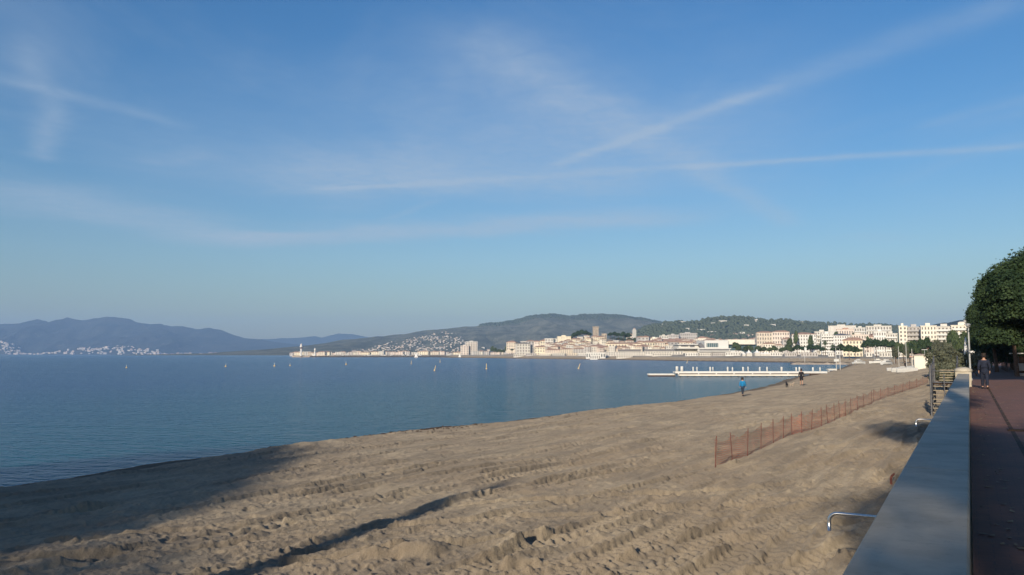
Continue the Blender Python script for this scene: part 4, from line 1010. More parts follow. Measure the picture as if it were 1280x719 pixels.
mb.add(v, [(i, i+1, n1+i+1, n1+i) for i in range(n)]+[(2*n1+i, 2*n1+i+1, i+1, i) for i in range(n)]+[(n1+i, n1+i+1, 3*n1+i+1, 3*n1+i) for i in range(n)]+[(2*n1, 0, n1, 3*n1), (n, 3*n1-1, 4*n1-1, 2*n1-1)]); mb.build('curved_annex', M['white'], pal)
for i in range(5): MB().box(px(914+i*2.2)-ox, px(915.4+i*2.2)-ox, -2.1, -1.9, Z(441.5), Z(440)).build('annex_window', M['shutter'], pal)
# beach pavilions
def tent(px_, D, w_, h, lab, grp='white peaked tents on the far beach'):
    x = (px_-640)/1000*D; t = empty('peaked_tent', (x, D, zg(x, D)), label=lab, cat='tent', group=grp); a = w_/2
    MB().box(-a, a, -a, a, 0, h*.45).build('side_panel', M['offwhite'], t)
    MB().add([(-a*1.08, -a*1.08, h*.45+.02), (a*1.08, -a*1.08, h*.45+.02), (a*1.08, a*1.08, h*.45+.02), (-a*1.08, a*1.08, h*.45+.02), (-a*.35, -a*.35, h*.68), (a*.35, -a*.35, h*.68), (a*.35, a*.35, h*.68), (-a*.35, a*.35, h*.68), (0, 0, h)],
        [(0, 1, 5, 4), (1, 2, 6, 5), (2, 3, 7, 6), (3, 0, 4, 7), (4, 5, 8), (5, 6, 8), (6, 7, 8), (7, 4, 8), (3, 2, 1, 0)]).build('canopy', M['sail'], t)
tent(935, 520, 3.4, 4.3, 'larger white peaked tent, left of the row on the far beach'); tent(945.2, 520, 3.4, 4.5, 'tallest white peaked tent in the middle of the far beach')
for i, a in enumerate((928.5, 951, 954.5, 958, 961.5)): tent(a, 520, 1.9, 3.0, ['small white tent beside the curved annex', 'small tent directly right of the tallest peaked tent', 'second small tent right of the tallest peaked tent', 'third small tent right of the tallest peaked tent', 'rightmost small tent of the peaked row'][i])
bl = [('low pale quay shed farthest left before the old town', 642, 655, 442.5, 800, 'offwhite', 5), ('low grey quay shed below the blocky white building', 657, 671, 443, 795, 'greyw', 5), ('low cream quay shed below the cream four storey house', 674, 688, 442.4, 790, 'cream', 6), ('low pale quay shed below the pink waterfront terrace', 690, 706, 442.8, 780, 'offwhite', 7), ('low tan quay shed below the beige waterfront house', 708, 731, 442.2, 765, 'ochre', 8), ('small white boat hut between the last quay shed and the exhibition hall', 722, 735, 443.5, 730, 'white', 5), 
      ('low white beach pavilion left of the far terrace', 856, 871, 442.5, 560, 'white', 5), ('pale beach restaurant under the congress palace', 872, 888, 443, 560, 'offwhite', 6), ('grey beach cabin row under the congress palace', 889, 905, 443.3, 560, 'greyw', 7), ('white beach pavilion below the curved annex', 906, 924, 443.3, 550, 'white', 6),
      ('long white beach restaurant right of the peaked tents', 962, 976, 442.8, 520, 'white', 5), ('grey green beach hut right of the long white restaurant', 980, 994, 443.5, 500, 'greyw', 5), ('pale beach hut behind the white flag pole', 1000, 1020, 444, 480, 'greyw', 6), ('low white quay pavilion at the left end of the town beach', 737, 750, 443.2, 615, 'white', 5),
      ('low white beach pavilion before the long quay hall', 770, 790, 443.5, 610, 'offwhite', 7), ('low white beach pavilion before the terrace building', 815, 838, 443.3, 590, 'offwhite', 8), ('small white kiosk on the right part of the far beach', 1034, 1042, 443, 470, 'white', 3), ('small white kiosk under the umbrella shaped trees', 1081, 1088, 443.8, 420, 'white', 2), ('pale beach hut left of the catamarans', 1098, 1110, 444.6, 400, 'offwhite', 4), ('white beach hut behind the catamarans', 1112, 1124, 445, 380, 'white', 3)]
for lab, a, b, y, D_, m_, c in bl: B(lab, a, b, y, D_, m_, floors=1, cols=c, depth=6, rh=.25, name='beach_pavilion', cat='pavilion', wm='shutter')
# buildings right of the palace
B('beige old apartment house on the slope, left of the white hotels', 945, 966, 414.5, 900, 'ochre', roof='hip', floors=5, cols=7, rot=.1, rh=1.6)
B('pink apartment house beside the beige old one', 966, 986, 413.5, 880, 'pink', roof='hip', floors=5, cols=7, rot=-.1, rh=1.6)
B('small cream villa half hidden by trees right of the congress palace', 953, 968, 428.5, 700, 'cream', roof='hip', floors=3, cols=5, rh=1.2)
B('little white villa next to the small cream villa', 967, 978, 430.5, 690, 'offwhite', roof='hip', floors=3, cols=4, rh=1)
B('grand white hotel with mansard dormers, left wing', 990, 1018, 416, 640, 'white', roof='hip', floors=6, cols=9, rh=1.6, depth=16, roofm='tile')
B('grand white hotel, middle wing with balconies', 1018, 1036, 414.5, 640, 'offwhite', floors=6, cols=6, bal=True, depth=16)
B('tall bright white hotel front above the trees', 1026, 1040, 417, 590, 'white', floors=7, cols=5, depth=14, bal=True)
B('long white hotel wing with dark dormers', 1040, 1062, 417.5, 620, 'white', roof='hip', roofm='slate', floors=6, cols=8, rh=1.4, depth=15)
B('pinkish white apartment row behind the yellow hotel', 1060, 1084, 418.2, 680, 'pink', floors=4, cols=8)
B('bright yellow hotel with a red roof behind the umbrella shaped trees', 1054.5, 1077, 422.5, 470, 'yellow', roof='hip', roofm='tile', floors=4, cols=6, rh=1.6, rot=-.2)
B('long pale apartment slab on top of the right hand slope', 1036, 1068, 407.2, 1000, 'offwhite', floors=4, cols=12, depth=14, wm='pink')
B('pink roofed apartment row below the long pale slab', 1046, 1068, 411.5, 900, 'pink', floors=3, cols=8, roofm='tile')
B('white apartment block right of the long pale slab', 1068, 1082, 409.5, 860, 'offwhite', floors=6, cols=5, bal=True)
B('white roofed apartment block left of the shaded street front', 1083, 1112, 407.5, 820, 'offwhite', floors=6, cols=9, bal=True)
B('bright white villa block above the dark green trees', 1092, 1106, 414, 560, 'white', floors=5, cols=5)
B('pale block beside the bright white villa block', 1106, 1120, 416.5, 560, 'offwhite', floors=5, cols=5, bal=True)
B('narrow cream tower block at the left end of the modern seafront flats', 1123, 1132, 407.5, 420, 'cream', floors=8, cols=2, depth=12)
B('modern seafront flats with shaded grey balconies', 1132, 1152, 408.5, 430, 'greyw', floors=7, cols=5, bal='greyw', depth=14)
B('bright cream modern block standing forward in the seafront flats', 1151, 1168, 407.2, 410, 'cream', floors=7, cols=5, depth=14)
B('long modern flats with wide balconies right of the cream block', 1168, 1192, 408, 420, 'offwhite', floors=7, cols=6, bal=True, depth=14)
B('last seafront flats before the big pines', 1190, 1214, 406.5, 390, 'cream', floors=7, cols=6, bal=True, depth=14)
B('pale roofs peeping over the last seafront flats', 1200, 1216, 402, 700, 'greyw', floors=9, cols=5)
t_ = random.Random(4)
for i in range(26):
    a = 985+i*8.3+t_.uniform(-3, 3); D_ = t_.choice([740, 800, 930]); X = (a-640)/1000*D_
    put_house(t_.choice(hkinds), (X, D_, zg(X, D_)+t_.uniform(0, 6)), t_.uniform(-.3, .3), t_.uniform(1.3, 1.7), 'town house in the dense rows of roofs behind the seafront', 'town houses behind the seafront')
# harbour row, far left of the old town
for i in range(58):
    a = 366+i*4.85+t_.uniform(-1.5, 1.5); D_ = t_.choice([1450, 1500, 1560]); X = (a-640)/1000*D_
    put_house(t_.choice(hkinds), (X, D_, max(1.6, zg(X, D_))), t_.uniform(-.4, .4), (t_.uniform(1., 1.6), 1, t_.uniform(.45, .85)), 'low pale house in the row behind the harbour breakwater', 'houses behind the harbour')
# shore strip the harbour houses stand on
def flat(name, pts, z0, z1, m):
    n = len(pts); return tag(MB().add([(x, y, z0) for x, y in pts]+[(x, y, z1) for x, y in pts], [tuple(range(n, 2*n))]+[(i, (i+1) % n, n+(i+1) % n, n+i) for i in range(n)]).build(name, M[m]), kind='structure')
flat('ground', [(-400, 1470), (-380, 1400), (60, 1120), (400, 1120), (400, 1900), (-200, 2700), (-560, 2300)], -2, 1.6, 'earth')
flat('ground', [(-9500, 6500), (-1500, 5200), (500, 2900), (1200, 2900), (1200, 4500), (-9500, 8200)], -2, 1.0, 'far_hill')
# breakwater
bwr = empty('breakwater', label='long dark rock breakwater closing the harbour', category='breakwater')
def rocks(name, x0, x1, D, wd_, zt, m, seed, parent):
    rr = np.random.RandomState(seed); nx, ny = int(abs(x1-x0)/1.2), 9; X, T = np.meshgrid(np.linspace(x0, x1, nx), np.linspace(-1, 1, ny), indexing='ij')
    Zz = (zt+.8)*(1-np.abs(T)**2.2)-.8+rr.uniform(-.35, .35, X.shape); Zz[[0, -1], :] = -.8
    i = np.arange(nx*ny).reshape(nx, ny); q = np.stack([i[:-1, :-1], i[1:, :-1], i[1:, 1:], i[:-1, 1:]], -1).reshape(-1, 4)
    return link(name, np_mesh(name, np.stack([X+rr.uniform(-.4, .4, X.shape), D+T*wd_+rr.uniform(-.4, .4, X.shape), Zz], -1), q, M[m]), None, parent)
rocks('rock_bank', PXY(388, 1060), PXY(640, 1060), 1060, 5, 1.7, 'darkrock', 3, bwr)
rocks('pale_quay', PXY(366, 1075), PXY(392, 1075), 1075, 6, 2.2, 'rock', 4, bwr)
lh = empty('lighthouse', (PXY(377.3, 1070), 1070, 1.6), label='tall white harbour lighthouse with a dark red lantern gallery', category='lighthouse')
MB().lathe([(1.9, 0), (1.7, 1), (1.25, 1.6), (1.15, 9.8)], 14).build('tower', M['white'], lh, smooth=True)
MB().lathe([(1.2, 9.8), (1.2, 11.0)], 14).build('dark_band', M['rust'], lh, smooth=True); MB().lathe([(1.15, 11.2), (2.0, 12.4), (2.1, 13.2), (1.3, 13.6), (1.2, 15.2), (1.7, 15.4), (.3, 16.6)], 14).build('lantern', M['white'], lh, smooth=True)
lh = empty('harbour_beacon', (PXY(394.5, 1062), 1062, 1.4), label='small white beacon tower at the tip of the dark breakwater', category='beacon')
MB().lathe([(2.0, 0), (1.9, 2.2), (1.0, 2.6), (.95, 7.4), (1.3, 7.7), (1.2, 9.2), (.25, 11)], 12).build('tower', M['white'], lh, smooth=True); MB().box(-3.4, -1.6, -1, 1, 0, 3.4).build('hut', M['offwhite'], lh)
# boats
def hull(L, Bm, fb, m1, m2):
    mb = MB(); n = 9; rows = []
    for i in range(n):
        t = i/(n-1); x = -L/2+L*t; b = Bm/2*(1-max(0, t-.35)**2*2.36) if t > .35 else Bm/2*(.85+.15*t/.35); b = max(b, .02); s = fb*(1+.25*t*t)
        rows.append([(x, -b*.25, -.25), (x, -b*.8, .1), (x, -b, s), (x, b, s), (x, b*.8, .1), (x, b*.25, -.25)])
    v = [p for r_ in rows for p in r_]; f = [(i*6+j, (i+1)*6+j, (i+1)*6+(j+1) % 6, i*6+(j+1) % 6) for i in range(n-1) for j in range(6)]
    f += [(0, 1, 2, 3, 4, 5), tuple(reversed(range((n-1)*6, n*6)))]
    mb.add(v, f, M[m1]); return mb
def sailboat():
    r_ = empty('sailing_boat'); hull(9, 2.8, .9, 'white', None).build('hull', None, r_); MB().box(-1.5, 2, -.8, .8, .9, 1.4).build('cabin', M['offwhite'], r_)
    MB().tube([(.6, 0, .9), (.6, 0, 12)], .09, 6).build('mast', M['white'], r_); MB().tube([(.6, 0, 2.1), (-3.4, 0, 2.1)], .10, 6).build('boom', M['navy'], r_); return r_
def motorboat():
    r_ = empty('motor_boat'); hull(10, 3.2, 1.2, 'white', None).build('hull', None, r_); MB().box(-3, 1.8, -1.2, 1.2, 1.2, 2.4).build('cabin', M['white'], r_); MB().box(-2.6, 1.9, -1.22, 1.22, 1.6, 2.1).build('window_band', M['glass'], r_)
    MB().box(-1.8, .4, -1, 1, 2.42, 3.2).build('flybridge', M['offwhite'], r_); return r_
protos['sail'] = [sailboat(), False]; protos['motor'] = [motorboat(), False]
for i in range(34):
    a = t_.uniform(425, 648); D_ = t_.uniform(1085, 1180); kind = 'sail' if t_.random() < .5 else 'motor'; s = t_.uniform(.75, 1.3)
    place(kind, ((a-640)/1000*D_, D_, 0), rz=t_.uniform(-.6, .6)+t_.choice([0, 3.14]), sc=s, label='small white boat with a mast moored in the harbour' if kind == 'sail' else 'small white motor boat moored in the harbour', cat='boat', group='boats moored in the harbour')
def sailing(px_, py, h, lab):
    p = at_z(px_, py, 0); t = empty('sailing_dinghy', (p.x, p.y, 0), .2, label=lab, category='sailing boat'); s = h*p.y/1000/7.5; t.scale = (s, s, s)
    hull(5, 1.7, .6, 'white', None).build('hull', None, t); MB().tube([(.4, 0, .4), (.4, 0, 7.5)], .06, 6).build('mast', M['white'], t)
    MB().add([(.3, .03, .9), (-2.2, .25, .9), (.3, .03, 7.3), (.3, -.03, .9), (-2.2, .19, .9), (.3, -.03, 7.3), (-1.1, .33, 3.6), (-1.1, .27, 3.6)], [(0, 1, 6, 2), (5, 7, 4, 3), (0, 3, 4, 1), (1, 4, 7, 6), (6, 7, 5, 2)]).build('mainsail', M['sail'], t)
    MB().add([(.5, 0, 6.4), (2.4, .1, .8), (.6, .15, .9), (.5, .04, 6.4), (2.4, .14, .8), (.6, .19, .9)], [(0, 1, 2), (5, 4, 3), (0, 3, 4, 1), (1, 4, 5, 2), (2, 5, 3, 0)]).build('jib', M['sail'], t)
sailing(520, 447.3, 7, 'white sailing boat under sail off the harbour, left of the apartment block'); sailing(574.5, 447.2, 5.5, 'small white boat under sail just below the stepped apartment block')
def cata(px_, py, h, rz, lab):
    p = on_ground(px_, py); t = empty('beach_catamaran', p, rz, label=lab, cat='catamaran', group='catamarans drawn up on the sand'); t.scale = (.72, .72, .85)
    for s in (-1, 1):
        o = hull(4.8, .45, .5, 'white', None).build('hull', None, t); o.location = (0, s*1.0, .25)
    MB().box(-1.2, 1.0, -.9, .9, .70, .76).build('trampoline', M['navy'], t); MB().tube([(.5, 0, .7), (.5, 0, h)], .05, 6).build('mast', M['white'], t)
cata(1122, 464, 5.6, .2, 'white beach catamaran farthest left, bow towards the water'); cata(1131, 465.5, 6.2, .1, 'white beach catamaran between the leftmost one and the cream cabin'); cata(1139, 462.5, 4.5, .4, 'white beach catamaran tucked against the cream cabin')
for i, (a, y, lab) in enumerate([(1074, 455.5, 'small pale boat on the sand at the bay corner'), (1096, 455, 'white motor boat drawn up before the pale beach hut'), (1109, 456.5, 'small white boat left of the catamarans')]):
    p = on_ground(a, y); place('motor', (p.x, p.y, p.z+.25), rz=[.2, 2.8, .5][i], sc=.5, label=lab, cat='boat', group='boats drawn up on the sand')
# cream cabin and tiled kiosk
B('plain cream box cabin on the sand beside the stairs', 1141.5, 1162.5, 450.3, 136, 'cream', floors=1, cols=1, depth=4, rh=.12, name='beach_cabin', cat='cabin', win=False)
bpy.data.objects['beach_cabin'].children[0].name = 'wall'
B('beach bar with an orange tiled roof behind the cream cabin', 1138, 1157, 443.5, 175, 'ochre', roof='hip', floors=1, cols=5, depth=5, rh=.55, name='beach_bar', cat='beach bar')
B('white kiosk wall seen above the stairs', 1163, 1180, 449, 128, 'white', floors=1, cols=3, depth=.5, rh=.1, name='beach_kiosk', cat='kiosk', win=False)
B('long low white terrace wall left of the closed parasol', 1181, 1203, 448, 118, 'offwhite', floors=1, cols=3, depth=.4, rh=.1, name='terrace_wall', cat='wall', win=False)
# poles
def pole(px_, D_, ytop, ybase, lab, arm=False, flag=False):
    x = (px_-640)/1000*D_; zt = CAMZ+(HY-ytop)*D_/1000; z0 = CAMZ+(HY-ybase)*D_/1000; z0 = min(z0, zg(x, D_) if zg(x, D_) > -.3 else 1); t = empty('white_pole', (x, D_, z0), label=lab, cat='pole'); h = zt-z0
    MB().lathe([(.10, 0), (.07, h*.5), (.045, h)], 8).build('shaft', M['white'], t, smooth=True)
    if arm: MB().box(-.75, .75, -.1, .1, h-.12, h+.05).build('crossarm', M['grey_metal'], t); MB().box(-.5, .6, -.06, .06, h*.42, h*.52).build('sign_plate', M['white'], t)
    if flag: MB().add([(.06, 0, h), (.06, 0, h-1.3), (.9, .12, h-1.4), (.9, .12, h-.25), (.06, .03, h), (.06, .03, h-1.3), (.9, .15, h-1.4), (.9, .15, h-.25)], [(0, 1, 2, 3), (7, 6, 5, 4), (0, 4, 5, 1), (1, 5, 6, 2), (2, 6, 7, 3), (3, 7, 4, 0)]).build('flag', M['sail'], t)
    return t
pole(1043.5, 182, 434, 465, 'tall white pole with a dark crossarm near the landward end of the pier', arm=True)
pole(1048.3, 184, 436.5, 464, 'plain white pole just right of the pole with the crossarm')
pole(1004.5, 325, 434, 456, 'white pole with a small white flag at the tip of the groyne', flag=True)
lsg = empty('life_raft_rack', (PXY(1038, 178), 178, zg(PXY(1038, 178), 178)), label='low pale rack lying at the water edge beside the tall white pole', category='rack')
MB().box(-1.0, .9, -.5, .5, .25, .62).build('rack_top', M['offwhite'], lsg); 
for s in (-.8, .7): MB().box(s-.06, s+.06, -.4, .4, -.1, .25).build('leg', M['white'], lsg)
gr = empty('stone_groyne', label='low flat stone groyne reaching into the bay below the white flag pole', category='groyne')
rocks('rock_bank', PXY(985, 325), PXY(1066, 325), 325, 2.2, .55, 'rock', 6, gr)
# street lamps and posts along the town beach
lpm = None
for i, (a, yt, D_) in enumerate([(1091, 436, 300), (1102, 438, 300), (1116, 437, 280), (1154, 437.5, 200), (1170, 438, 190), (1186, 440, 180)]):
    x = (a-640)/1000*D_; z0 = zg(x, D_); h = CAMZ+(HY-yt)*D_/1000-z0
    t = empty('street_lamp', (x, D_, z0), 0, label='thin pale street lamp among the trees behind the beach huts', cat='street lamp', group='street lamps behind the beach')
    MB().lathe([(.08, 0), (.05, h)], 6).build('pole', M['lamp_metal'], t); MB().box(-.7, .7, -.12, .12, h, h+.12).build('lamp_head', M['white'], t)

# ------------------------------------------------------------------ distant trees (px, crown top y, distance, width px, kind)
TR = []
tr_ = random.Random(8)
def T(pn, px_, ytop, D_, wpx, lab, grp): 
    x = (px_-640)/1000*D_; z0 = zg(x, D_); H = CAMZ+(HY-ytop)*D_/1000-z0
    base = {'umbrella': (8.5, 8.3), 'broad': (6.4, 7.9), 'palm': (5.0, 8.3), 'greytree': (5.6, 5.9)}[pn]
    s = wpx*D_/1000/base[0]; place(pn, (x, D_, z0), sc=(s, s, max(.15, H/base[1])), label=lab, cat='tree', group=grp)
g1 = 'umbrella shaped pines behind the beach'
for i in range(18):
    a = 1118+i*4.6+tr_.uniform(-1.5, 1.5); T('broad' if i % 3 else 'greytree', a, tr_.uniform(424, 434), tr_.uniform(270, 350), tr_.uniform(8, 12), 'leafy tree in the green belt between the beach huts and the modern flats', 'trees of the green belt')
for a, y, D_, wv_ in [(1050, 430.5, 400, 13), (1060, 431.5, 390, 14), (1068, 433.5, 385, 10), (1083, 425.5, 420, 14), (1094, 424.5, 415, 16), (1105, 424.5, 410, 14), (1114, 426, 405, 12), (1042, 433, 420, 10)]:
    T('umbrella', a, y, D_, wv_, 'dark green umbrella shaped pine in the group in front of the yellow hotel and villas', g1)
for a, y, D_, wv_ in [(1142, 426, 300, 13), (1150, 424, 290, 13), (1158, 422, 280, 12), (1138, 429, 290, 9)]:
    T('umbrella', a, y, D_, wv_, 'green umbrella pine below the modern seafront flats', 'umbrella pines below the modern flats')
for a, y, D_, wv_ in [(1168, 424, 230, 12), (1176, 426, 220, 14), (1184, 428, 200, 12)]:
    T('greytree', a, y, D_, wv_, 'grey brown tree in front of the modern flats, left of the tall green trees', 'grey trees before the flats')
for a, y, D_, wv_ in [(1186, 412, 260, 10), (1194, 411.5, 250, 11), (1203, 413, 245, 12), (1211, 411, 240, 12), (1199, 422, 200, 13), (1208, 424, 190, 12), (1190, 427, 210, 12), (1222, 414, 235, 12)]:
    T('broad', a, y, D_, wv_, 'tall green tree between the modern flats and the big pines', 'tall trees left of the big pines')
for a, y, D_, wv_ in [(988, 433, 560, 11), (996, 431.5, 555, 12), (1012, 431, 550, 12), (1020, 431.5, 545, 12), (1028, 434, 540, 8), (1004, 433, 545, 10), (983, 430, 580, 9), (976, 434, 570, 10)]:
    T('umbrella' if a > 990 else 'broad', a, y, D_, wv_, 'dark tree in the clump before the grand white hotel', 'trees before the white hotels')
for a in (922.5, 930, 938, 946, 954, 961, 968, 935, 950): 
    T('broad', a+tr_.uniform(-1, 1), tr_.uniform(431.5, 435.5), tr_.uniform(600, 640), 9, 'dark tree in the row behind the white peaked tents', 'trees behind the tents')
T('broad', 919.5, 427.5, 700, 13, 'big rounded dark tree against the glazed front of the congress palace', 'trees behind the tents')
for i in range(26):
    a = tr_.uniform(985, 1125); T('broad', a, tr_.uniform(413, 424), tr_.uniform(600, 760), tr_.uniform(5, 9), 'small tree between the blocks behind the seafront', 'trees between the town blocks')
for a, y, wv_ in [(714, 420, 6), (718, 416, 8), (722, 414, 8), (727, 412.5, 9), (732, 413.5, 8), (737, 416, 6), (716, 425, 7), (728, 428, 6), (724, 430, 6), (733, 420, 6), (763, 416, 7), (768, 415, 8), (773, 416.5, 7), (779, 415, 8), (785, 416.5, 8), (765, 422, 8), (772, 422, 8), (778, 423, 8), (786, 422, 8), (755, 424, 6), (793, 422, 6), (750, 422, 6)]:
    T('umbrella' if y < 417 else 'broad', a, y, 1005+tr_.uniform(-8, 12), wv_, 'dark tree on top of the old town hill beside the stone tower', 'trees on the old town hill')
for i in range(9): T('broad', 615+i*3.6, tr_.uniform(432, 437), 1250, 5, 'dark tree in the park left of the blocky white building', 'park trees by the harbour')
for a, y, D_ in [(1030.5, 425, 520), (1040, 430, 500), (1075, 436, 400), (1118, 435, 300), (1128, 436, 300), (640, 436, 1100), (652, 437, 900), (1146, 434, 230), (1164, 436, 210)]:
    T('palm', a, y, D_, 8 if D_ > 350 else 9, 'palm tree standing among the seafront buildings', 'palms along the seafront')

# ------------------------------------------------------------------ hill houses
def hillhouse(pick, pxa, pxb, fa, fb, n, sc, lab, grp, seed, kinds=hkinds, cond=None):
    q = random.Random(seed)
    for i in range(n):
        for _ in range(30):
            a, f = q.uniform(pxa, pxb), q.uniform(fa, fb)
            if cond is None or cond(a, f): break
        p = pick(a, f); p.z = max(p.z, 2)-.3
        m_ = dwell[(q.randrange(len(dwell)))]
        o = link('hillside_house', m_, None, None, loc=p, rot=(0, 0, q.uniform(-.6, .6)), sc=(sc*q.uniform(.7, 1.5), sc*q.uniform(.8, 1.1), sc*q.uniform(.7, 1.4)))
        tag(o, lab, 'house', grp)
dwell = []
for i, (wl, rf) in enumerate((('ochre', 'tile'), ('offwhite', 'white'), ('greyw', 'tile'), ('pink', 'tile'), ('greyw', 'greyw'))):
    mb = MB().box(-6, 6, -4.5, 4.5, -4, 5.4, M[wl]); hb2 = hiproof(12, 9, 1.8) if rf == 'tile' else MB().box(-6.2, 6.2, -4.7, 4.7, 0, .5)
    mb.add([(x, y, z+5.66 if rf == 'tile' else z+5.42) for x, y, z in hb2.v], hb2.f, M[rf])
    for c in (-4, -1.3, 1.3, 4): mb.box(c-.6, c+.6, -4.6, -4.4, 1.5, 3.6, M['shutter'])
    dwell.append(mb.mesh('hillside_house'))
hillhouse(pk1, 0, 34, .02, .22, 18, 1.7, 'tiny pale house at the foot of the blue mountains, far left', 'houses at the foot of the mountains', 1)
hillhouse(pk1, 30, 200, .0, .13, 52, 1.5, 'tiny pale house in the white coastal village below the highest blue peak', 'houses of the coastal village', 2, cond=lambda a, f: f < .05+.09*math.exp(-((a-155)/45)**2))
hillhouse(pk1, 190, 372, .0, .05, 40, 1.8, 'tiny pale house on the flat shore left of the lighthouse', 'houses on the flat far shore', 3)
hillhouse(pk3, 425, 600, .03, .75, 110, .50, 'tiny pale house dotting the lower left slope of the grey hill', 'houses on the grey hill', 4, cond=lambda a, f: f < min(.7, .12+.60*max(0, (a-430)/110)) if a < 560 else f < .7-.6*(a-560)/40)
hillhouse(pk3, 575, 660, .02, .25, 15, .7, 'tiny pale house on the grey hill behind the old town', 'houses on the grey hill, right', 5)
# the many more specks of houses too small to count, one mass
def mass(specs, seed):
    q = random.Random(seed); mb = MB()
    for pick, a0, a1, f0, f1, n, sc, cond in specs:
        for _ in range(n):
            a, f = q.uniform(a0, a1), q.uniform(f0, f1)
            if not cond(a, f): continue
            p = pick(a, f); z = max(p.z, 2); w_ = q.uniform(4, 9)*sc; h = q.uniform(3, 6)*sc; m_ = M[q.choice(['pink', 'greyw', 'ochre', 'rock', 'greyw'])]
            mb.box(p.x-w_, p.x+w_, p.y-w_*.7, p.y+w_*.7, z-3, z+h, m_); a_ = w_+.3
            mb.add([(p.x-a_, p.y-w_*.75, z+h+.02), (p.x+a_, p.y-w_*.75, z+h+.02), (p.x+a_, p.y+w_*.75, z+h+.02), (p.x-a_, p.y+w_*.75, z+h+.02), (p.x-w_*.3, p.y, z+h*1.35), (p.x+w_*.3, p.y, z+h*1.35)], [(0, 1, 5, 4), (1, 2, 5), (2, 3, 4, 5), (3, 0, 4), (3, 2, 1, 0)], M['tile'])
    return mb
tag(mass([(pk3, 420, 600, .03, .6, 520, .40, lambda a, f: f < min(.55, .08+.5*max(0, (a-425)/110)) if a < 560 else f < .55-.5*(a-560)/40), (pk4, 790, 1130, .15, .85, 150, .5, lambda a, f: True), (pk1, 0, 372, 0, .16, 420, 1.0, lambda a, f: f < .03+.13*math.exp(-((a-150)/50)**2)+.10*math.exp(-((a-15)/25)**2))], 9).build('far_houses'), kind='stuff', label='specks of far off houses scattered over the hills across the bay', cat='far houses')
def one(pick, a, f, w_, lab):
    p = pick(a, f); o = link('hillside_villa', dwell[1], None, None, loc=(p.x, p.y, p.z), rot=(0, 0, 0), sc=(w_*p.y/1000/12, 1.2, 1.0)); tag(o, lab, 'villa', 'white villas on the wooded hill')
for a, f, w_, lab in [(853, .96, 6, 'white villa on the crest of the wooded hill'), (859, .72, 4, 'small white villa below the crest villa'), (876, .70, 9, 'long white villa at mid height on the wooded hill'), (889, .62, 10, 'long white villa below the ridge, right of the mid height one'), (903, .88, 10, 'long pale terrace of villas near the top of the wooded hill'), (891, .84, 5, 'short white villa left of the top terrace'),
    (932, .76, 6, 'bright white villa on the right part of the wooded hill'), (927, .58, 6, 'white villa below and left of the bright one'), (945, .90, 3, 'tiny white villa at the notch of the hill crest'), (965, .82, 7, 'white villa under the second hill top'), (1001, .92, 4, 'pale villa near the crest above the white hotels'), (830, .9, 5, 'white villa at the left shoulder of the wooded hill'), (820, .58, 8, 'long white building low on the left shoulder'), (838, .55, 7, 'pale building right of the low long one'), (859, .50, 5, 'white villa low in the middle of the hill')]:
    one(pk4, a, f, w_, lab)
hillhouse(pk4, 800, 1000, .2, .55, 42, .8, 'small pale house among trees on the lower wooded hill', 'houses on the wooded hill', 6)
# woods: one mass of small crowns over the wooded hill and grey hill crest
wr_ = np.random.RandomState(12); pts = []; rad = []
for i in range(5200):
    a = wr_.uniform(775, 1135); f = wr_.uniform(.12, 1.0)**.8; p = pk4(a, f); pts.append(tuple(p)); rad.append(wr_.uniform(3.2, 6.5))
ico = np.array([(math.cos(t)*math.cos(e), math.sin(t)*math.cos(e), math.sin(e)) for e in (-.5, .45) for t in np.arange(6)*math.pi/3+e]+[(0, 0, 1)])
fi = [(i, (i+1) % 6, 6+(i+1) % 6) for i in range(6)]+[(i, 6+(i+1) % 6, 6+i) for i in range(6)]+[(6+i, 6+(i+1) % 6, 12) for i in range(6)]
V = []; F = []
for j, (p, r_) in enumerate(zip(pts, rad)):
    V.append(np.array(p)+np.array([0, 0, r_*.35])+ico*np.array([r_, r_, r_*.85])*wr_.uniform(.75, 1.2, (13, 1))); F.append(np.array(fi)+13*j)
M['wood_leaf'] = leaf_mat('woodland_leaves', (.045, .060, .038), (.085, .100, .058))
tag(link('woodland', np_mesh('woodland', np.concatenate(V), np.concatenate(F), M['wood_leaf'], smooth=False)), kind='stuff', label='dark evergreen woodland covering the hill behind the town', cat='woodland')
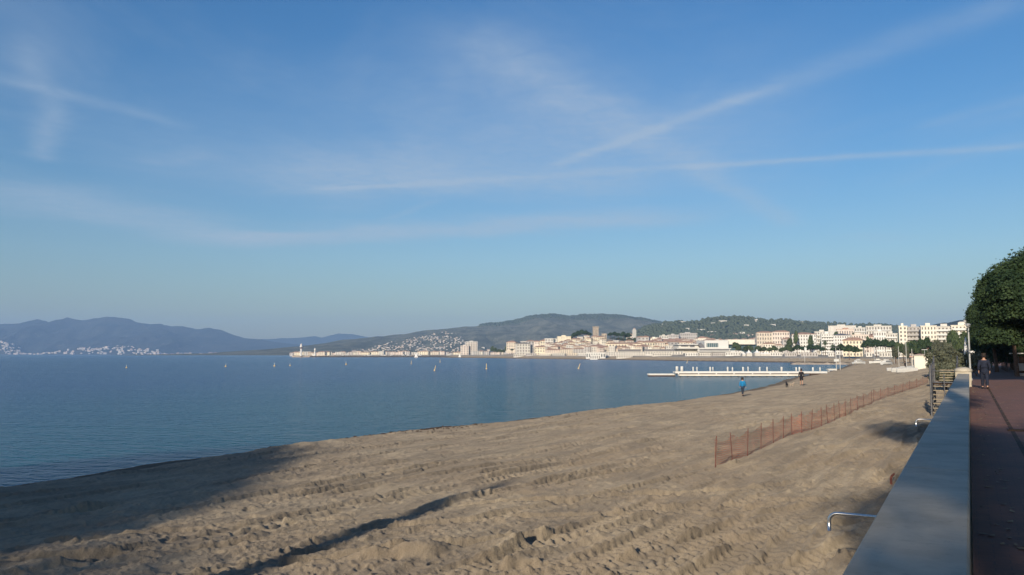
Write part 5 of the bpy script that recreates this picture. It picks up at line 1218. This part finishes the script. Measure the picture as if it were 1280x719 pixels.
V = []; F = []; n = 0
for i in range(2600):
    a = wr_.uniform(600, 830); f = wr_.uniform(.90, 1.02); p = pk3(a, min(f, 1)); r_ = wr_.uniform(5, 10)
    V.append(np.array(tuple(p))+ico*np.array([r_, r_, r_*.9])*wr_.uniform(.75, 1.2, (13, 1))); F.append(np.array(fi)+13*n); n += 1
tag(link('woodland', np_mesh('woodland', np.concatenate(V), np.concatenate(F), M['wood_leaf'])), kind='stuff', label='thin line of trees along the crest of the grey hill', cat='woodland')
# seaweed and twigs washed up along the waterline
V = []; F = []; sw = random.Random(3); n = 0
for i in range(900):
    a = sw.choice([sw.gauss(500, 40), sw.gauss(560, 30), sw.uniform(330, 800)]); y = np.interp(a, [x for x, _ in shore_px], [y for _, y in shore_px])+2.5+abs(sw.gauss(0, 3)); p = at_z(a, y, .25)
    z = zg(p.x, p.y); L = sw.uniform(.03, .14); an = sw.uniform(0, 3.14); dx, dy = math.cos(an)*L, math.sin(an)*L; h = sw.uniform(.02, .06)
    V += [(p.x-dx, p.y-dy, z-.01), (p.x+dx, p.y+dy, z-.01), (p.x+dy*.5, p.y-dx*.5, z-.01), (p.x, p.y, z+h)]; F += [(n, n+2, n+3), (n+2, n+1, n+3), (n+1, n, n+3)]; n += 4
tag(link('seaweed', np_mesh('seaweed', V, F, M['brown'])), kind='stuff', label='dark scraps of seaweed along the waterline', cat='seaweed')
# haze: one even box of air round the whole place
hm = bpy.data.materials.new('haze'); hm.use_nodes = True; hm.node_tree.nodes.clear(); hb = NB(hm.node_tree)
pv = hb.n('ShaderNodeVolumePrincipled'); pv.inputs['Color'].default_value = (.42, .66, 1.0, 1); pv.inputs['Density'].default_value = HAZE
pv.inputs['Anisotropy'].default_value = 0.0
try: pv.inputs['Density Attribute'].default_value = ''
except Exception: pass
ho = hb.n('ShaderNodeOutputMaterial'); hb.link(pv.outputs[0], ho.inputs['Volume'])
o = MB().box(-11500, 9500, -2500, 12000, -5, 520).build('haze', hm); tag(o, kind='stuff')
